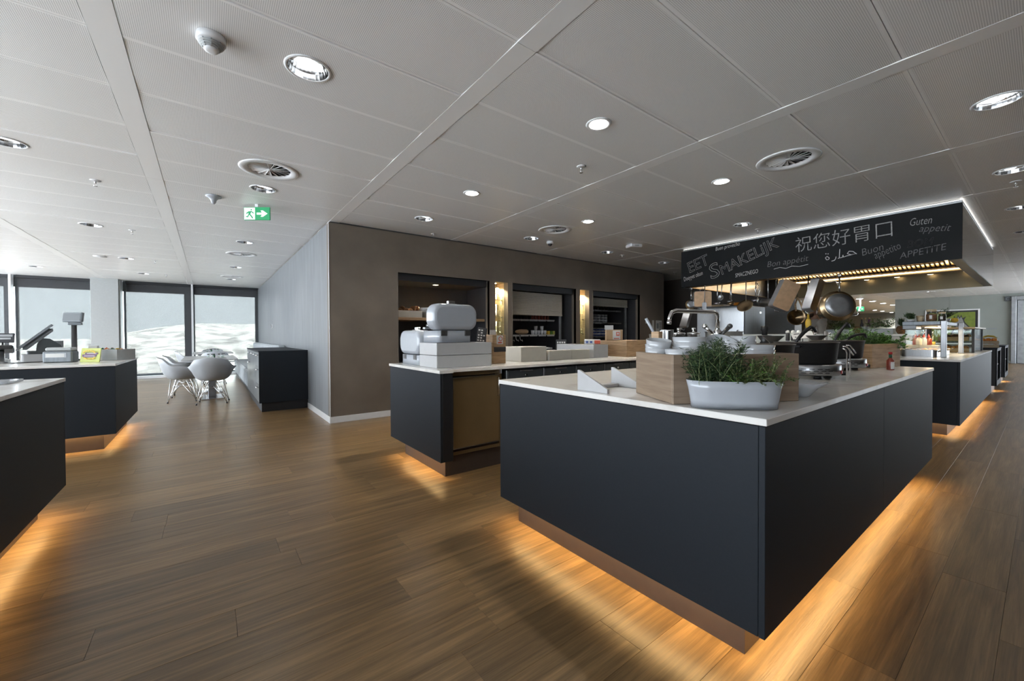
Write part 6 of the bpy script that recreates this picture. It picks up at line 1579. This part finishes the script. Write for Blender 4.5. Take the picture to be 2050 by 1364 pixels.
# ================================================================== CEILING FIXTURES
def downlight_proto():
    t = thing('downlight','x','lamp')
    q = MB(); q.lathe([(.107,-.004),(.112,-.007),(.122,-.005),(.125,0),(.107,0),(.107,-.004)],32); q.build('ring','white_paint',t)
    q = MB(); q.lathe([(.107,-.003),(.10,.03),(.085,.065),(.06,.09),(.001,.092)],28,smooth=False); q.build('reflector','reflector',t)
    q = MB()
    for y in (-.022,.022): q.tube([(-.065,y,.035),(.065,y,.035)],.012,8)
    q.tube([(.065,-.022,.035),(.078,0,.035),(.065,.022,.035)],.011,8); q.build('lamp_tube','glow_tube',t)
    q = MB(); q.cbox((-.10,-.05,.03),(-.06,.05,.06),.006); q.build('lamp_holder','white_paint',t)
    return t
dp = downlight_proto()
DL = ['recessed downlight nearest the camera, in front of the white smoke detector','recessed downlight cut by the left photo edge','recessed downlight between the near round vent and the green exit sign','recessed downlight over the cash register side, beyond the cross-shaped sprinkler',
 'recessed downlight just above the second round vent, over the dining way','recessed downlight left of the ceiling strip, two before the pillar','recessed downlight nearest the third vent, in the dining bay','recessed downlight farthest left, above the register window blind',
 'recessed downlight above the top of the white pillar','recessed downlight closest to the window blinds in the dining bay','recessed downlight above the first wall niche','recessed downlight above the middle niche, right of the strip with a vent before it',
 'recessed downlight beside the flat white ceiling box','recessed downlight nearest the left end of the blackboard','recessed downlight at the upper right photo edge, largest on the right','recessed downlight just above the blackboard with a sprinkler beside it',
 'recessed downlight at the right photo edge above a sprinkler','recessed downlight at the right photo edge, level with the blackboard top','recessed downlight at the right photo edge, lowest before the hood end','small far downlight just below the right end of the hood','small far downlight close above the grey far wall']
for (x,y),l in zip(DOWN,DL):
    o = dp if (x,y) == DOWN[0] else dup(dp,(0,0,0))
    o.location = (x,y,CZ); o.rotation_euler = (0,0,R(18)); o['label'] = l; o['group'] = 'recessed round downlights'
    light('downlight_lamp','SPOT',(0,0,.02),DOWN_W*(4 if x > 15 else 1),(1,.97,.93),parent=o,spot_size=R(125),spot_blend=.7,shadow_soft_size=.08)
fp = thing('downlight','x','lamp')
q = MB(); q.lathe([(.118,-.018),(.126,-.022),(.140,-.016),(.145,0),(.118,0),(.118,-.018)],28); q.build('ring','white_paint',fp)
q = MB(); q.lathe([(.001,-.026),(.08,-.025),(.117,-.016),(.117,-.002),(.001,-.002)],24); q.build('lens','glow_white',fp)
for i,(x,y) in enumerate(FAR):
    o = fp if i == 0 else dup(fp,(0,0,0))
    o.location = (x,y,CZ); o['label'] = 'small downlight in the dim far room, %s counted from the kitchen'%ORD[i]; o['group'] = 'downlights of the far room'
    if i in (0,2,4,6,8): light('downlight_lamp','SPOT',(0,0,-.04),DOWN_W*(12 if i < 8 else 22),(1,.95,.88),parent=o,spot_size=R(100 if i == 8 else 140),spot_blend=.5,shadow_soft_size=.08)
def spot_proto():
    t = thing('ceiling_spot','x','lamp')
    q = MB(); q.lathe([(.070,-.004),(.078,-.008),(.090,-.005),(.093,0),(.070,0),(.070,-.004)],32); q.build('ring','white_paint',t)
    q = MB(); q.lathe([(.070,-.002),(.066,.02),(.001,.021)],24); q.build('cup','grey_plastic',t)
    q = MB(); q.lathe([(.001,-.012),(.045,-.010),(.052,.0),(.055,.012),(.001,.012)],24,(0,0,.004),RY(R(8))); q.build('lamp_face','glow_white',t)
    return t
sp = spot_proto()
for i,((x,y),l) in enumerate(zip(SPOT,('bright round ceiling spot nearest the camera','bright round ceiling spot farther off, before the dark plaster wall','bright round ceiling spot smallest of four, above the middle niche','bright tilted ceiling spot left of the large round vent'))):
    o = sp if i == 0 else dup(sp,(0,0,0))
    o.location = (x,y,CZ); o['label'] = l; o['group'] = 'bright ceiling spots'
    light('spot_lamp','SPOT',(0,0,-.02),LAMP_W,(1,.91,.76),parent=o,spot_size=R(84),spot_blend=.6,shadow_soft_size=.05)
def vent_proto():
    t = thing('swirl_vent','x','vent')
    q = MB(); q.lathe([(.170,.012),(.180,-.006),(.235,-.008),(.245,0),(.225,.0),(.170,.012)],40); q.build('ring','white_paint',t)
    q = MB(); q.lathe([(.170,.012),(.168,.08),(.001,.081)],30); q.build('duct','void',t)
    b = MB(); b.add([(.018,0,.004),(.168,-.012,.004),(.168,.040,.030),(.018,.010,.016),(.018,.002,.002),(.168,-.010,.002),(.168,.042,.028),(.018,.012,.014)],[(0,1,2,3),(7,6,5,4),(0,4,5,1),(1,5,6,2),(2,6,7,3),(3,7,4,0)])
    bm_ = b.mesh('vane','white_paint')
    for k in range(18): inst('vane',bm_,t,(0,0,0),(0,0,2*PI*k/18))
    q = MB(); q.lathe([(.001,.0),(.022,.002),(.022,.02),(.001,.02)],16); q.build('hub','white_paint',t)
    return t
vp = vent_proto()
for i,((x,y),l) in enumerate(zip(VENT,('round swirl vent in the bay above the walkway, nearest of three in a row','round swirl vent above the niches, before the dark wall','round swirl vent above the island, left of the right photo edge','round swirl vent, second of three along the walkway bay','round swirl vent closest to the window blinds'))):
    o = vp if i == 0 else dup(vp,(0,0,0)); o.location = (x,y,CZ); o['label'] = l; o['group'] = 'round swirl vents'
def sprinkler_proto():
    t = thing('sprinkler','x','sprinkler')
    q = MB(); q.lathe([(.001,-.006),(.035,-.006),(.042,0),(.001,0)],24); q.build('rosette','white_paint',t)
    q = MB(); q.lathe([(.001,-.0065),(.010,-.0065),(.008,-.03),(.001,-.03)],12)
    for s in (-1,1): q.tube([(s*.008,0,-.03),(s*.012,0,-.042),(s*.003,0,-.055)],.002,5)
    q.lathe([(.001,-.055),(.016,-.056),(.016,-.058),(.001,-.058)],14); q.build('head','chrome',t)
    return t
kp = sprinkler_proto()
SPR = [((-.87,5.66),'sprinkler nearest the camera on the left, above the checkout'),((-.86,7.98),'second sprinkler along the left bay'),((-.84,10.89),'third sprinkler along the left bay'),((-.81,13.15),'small sprinkler nearest the window blinds'),((2.75,2.58),'sprinkler between the two bright spots over the counter gap'),((2.75,5.61),'sprinkler close above the dark plaster wall'),((6.42,4.96),'sprinkler below the flat white ceiling box'),((9.25,5.55),'tiny sprinkler left of the blackboard, near the dark corner'),((6.48,2.57),'sprinkler right above the blackboard beside a downlight'),((6.59,.20),'sprinkler at the right photo edge below a downlight')]
for i,((x,y),l) in enumerate(SPR):
    o = kp if i == 0 else dup(kp,(0,0,0)); o.location = (x,y,CZ-.0005); o['label'] = l; o['group'] = 'ceiling sprinklers'
t = thing('smoke_detector','large white smoke detector hanging from the near left ceiling','detector',(.03,2.60,CZ-.001))
q = MB(); q.lathe([(.001,0),(.062,0),(.064,-.03),(.060,-.036),(.001,-.036)],28); q.build('base','white_paint',t)
q = MB()
for k,z in enumerate((-.044,-.052,-.060)): q.lathe([(.001,z),(.054-.007*k,z),(.054-.007*k,z-.004),(.001,z-.004)],24)
for k in range(8): a = k*PI/4; q.tube([(.052*math.cos(a),.052*math.sin(a),-.036),(.034*math.cos(a),.034*math.sin(a),-.068)],.003,5)
q.build('cage','grey_paint',t); q = MB(); q.lathe([(.001,-.066),(.034,-.066),(.030,-.076),(.012,-.078),(.001,-.078)],20); q.build('cap','white_paint',t); q = MB(); q.lathe([(.001,-.0362),(.026,-.0362),(.026,-.065),(.001,-.065)],16); q.build('core','ink',t)
t = thing('bell_sensor','white bell-shaped fitting hanging left of the exit sign','sensor',(.065,5.53,CZ-.001))
q = MB(); q.lathe([(.001,0),(.075,0),(.072,-.012),(.048,-.022),(.028,-.045),(.020,-.075),(.010,-.086),(.001,-.088)],28); q.build('bell','white_gloss',t)
t = thing('exit_sign','green exit sign with running figure and arrow below the ceiling','sign',(.475,5.57,CZ-.001), rz=R(-36))
q = MB(); q.cbox((-.02,-.012,-.035),(.02,.012,0),.003); q.build('bracket','white_paint',t)
q = MB(); q.cbox((-.15,-.008,-.185),(.15,.008,-.0355),.002); pl = q.build('panel','exit_green',t)
q = MB(); q.prism([(-.145,-.18),(-.02,-.18),(-.02,-.042),(-.145,-.042)],.0082,.0090,RX(PI/2)); q.build('white_field','exit_white',pl)
q = MB()
S_ = lambda pts: q.prism(pts,.0091,.0099,RX(PI/2))
S_([(-.07,-.075),(-.055,-.075),(-.055,-.06),(-.07,-.06)]); S_([(-.095,-.085),(-.06,-.082),(-.072,-.115),(-.095,-.118)]); S_([(-.095,-.115),(-.075,-.115),(-.05,-.145),(-.062,-.152)]); S_([(-.062,-.152),(-.05,-.145),(-.042,-.165),(-.052,-.17)]); S_([(-.095,-.118),(-.082,-.115),(-.10,-.155),(-.125,-.150),(-.125,-.14),(-.108,-.142)]); S_([(-.06,-.082),(-.065,-.092),(-.04,-.112),(-.03,-.104)]); S_([(-.095,-.085),(-.09,-.10),(-.115,-.115),(-.125,-.108)])
q.build('running_figure','exit_green',pl)
q = MB(); S_([(.0,-.10),(.06,-.10),(.045,-.075),(.072,-.075),(.125,-.112),(.072,-.149),(.045,-.149),(.06,-.124),(.0,-.124)]); q.build('arrow','exit_white',pl)
t = thing('exit_sign','tiny green exit sign in the dim far room','sign',(22.9,4.93,CZ-.001), rz=R(-60))
q = MB(); q.cbox((-.02,-.012,-.36),(.02,.012,0),.003); q.build('bracket','white_paint',t); q = MB(); q.cbox((-.13,-.012,-.56),(.13,.012,-.361),.002); pl = q.build('panel','exit_green',t)
q = MB(); q.prism([(-.09,-.55),(.0,-.55),(-.02,-.47),(.02,-.38),(-.04,-.38),(-.07,-.46)],.0125,.014,RX(PI/2)); q.prism([(.03,-.50),(.11,-.46),(.03,-.42)],.0125,.014,RX(PI/2)); q.build('symbol','exit_white',pl)
t = thing('dome_camera','small white dome camera left of the flat white ceiling box','camera',(4.52,4.94,CZ-.001))
q = MB(); q.lathe([(.001,0),(.055,0),(.055,-.035),(.05,-.042),(.001,-.042)],24); q.build('housing','white_paint',t); q = MB(); q.lathe([(.036,-.0425),(.030,-.066),(.015,-.078),(.001,-.08)],18); q.build('dome','ink',t)
t = thing('ceiling_box','flat white box fixed under the ceiling before the blackboard','box',(5.86,4.28,CZ-.001), rz=R(-20))
q = MB(); q.cbox((-.11,-.09,-.05),(.11,.09,0),.012); q.build('housing','white_paint',t); q = MB(); q.cbox((-.04,-.094,-.04),(.04,-.0905,-.015),.002); q.build('front_panel','grey_paint',t)
t = thing('round_cover','flat round white cap on the left ceiling, before the pillar','cap',(-1.63,10.9,CZ-.001)); q = MB(); q.lathe([(.001,0),(.10,0),(.096,-.01),(.001,-.012)],28); q.build('cap','white_paint',t)
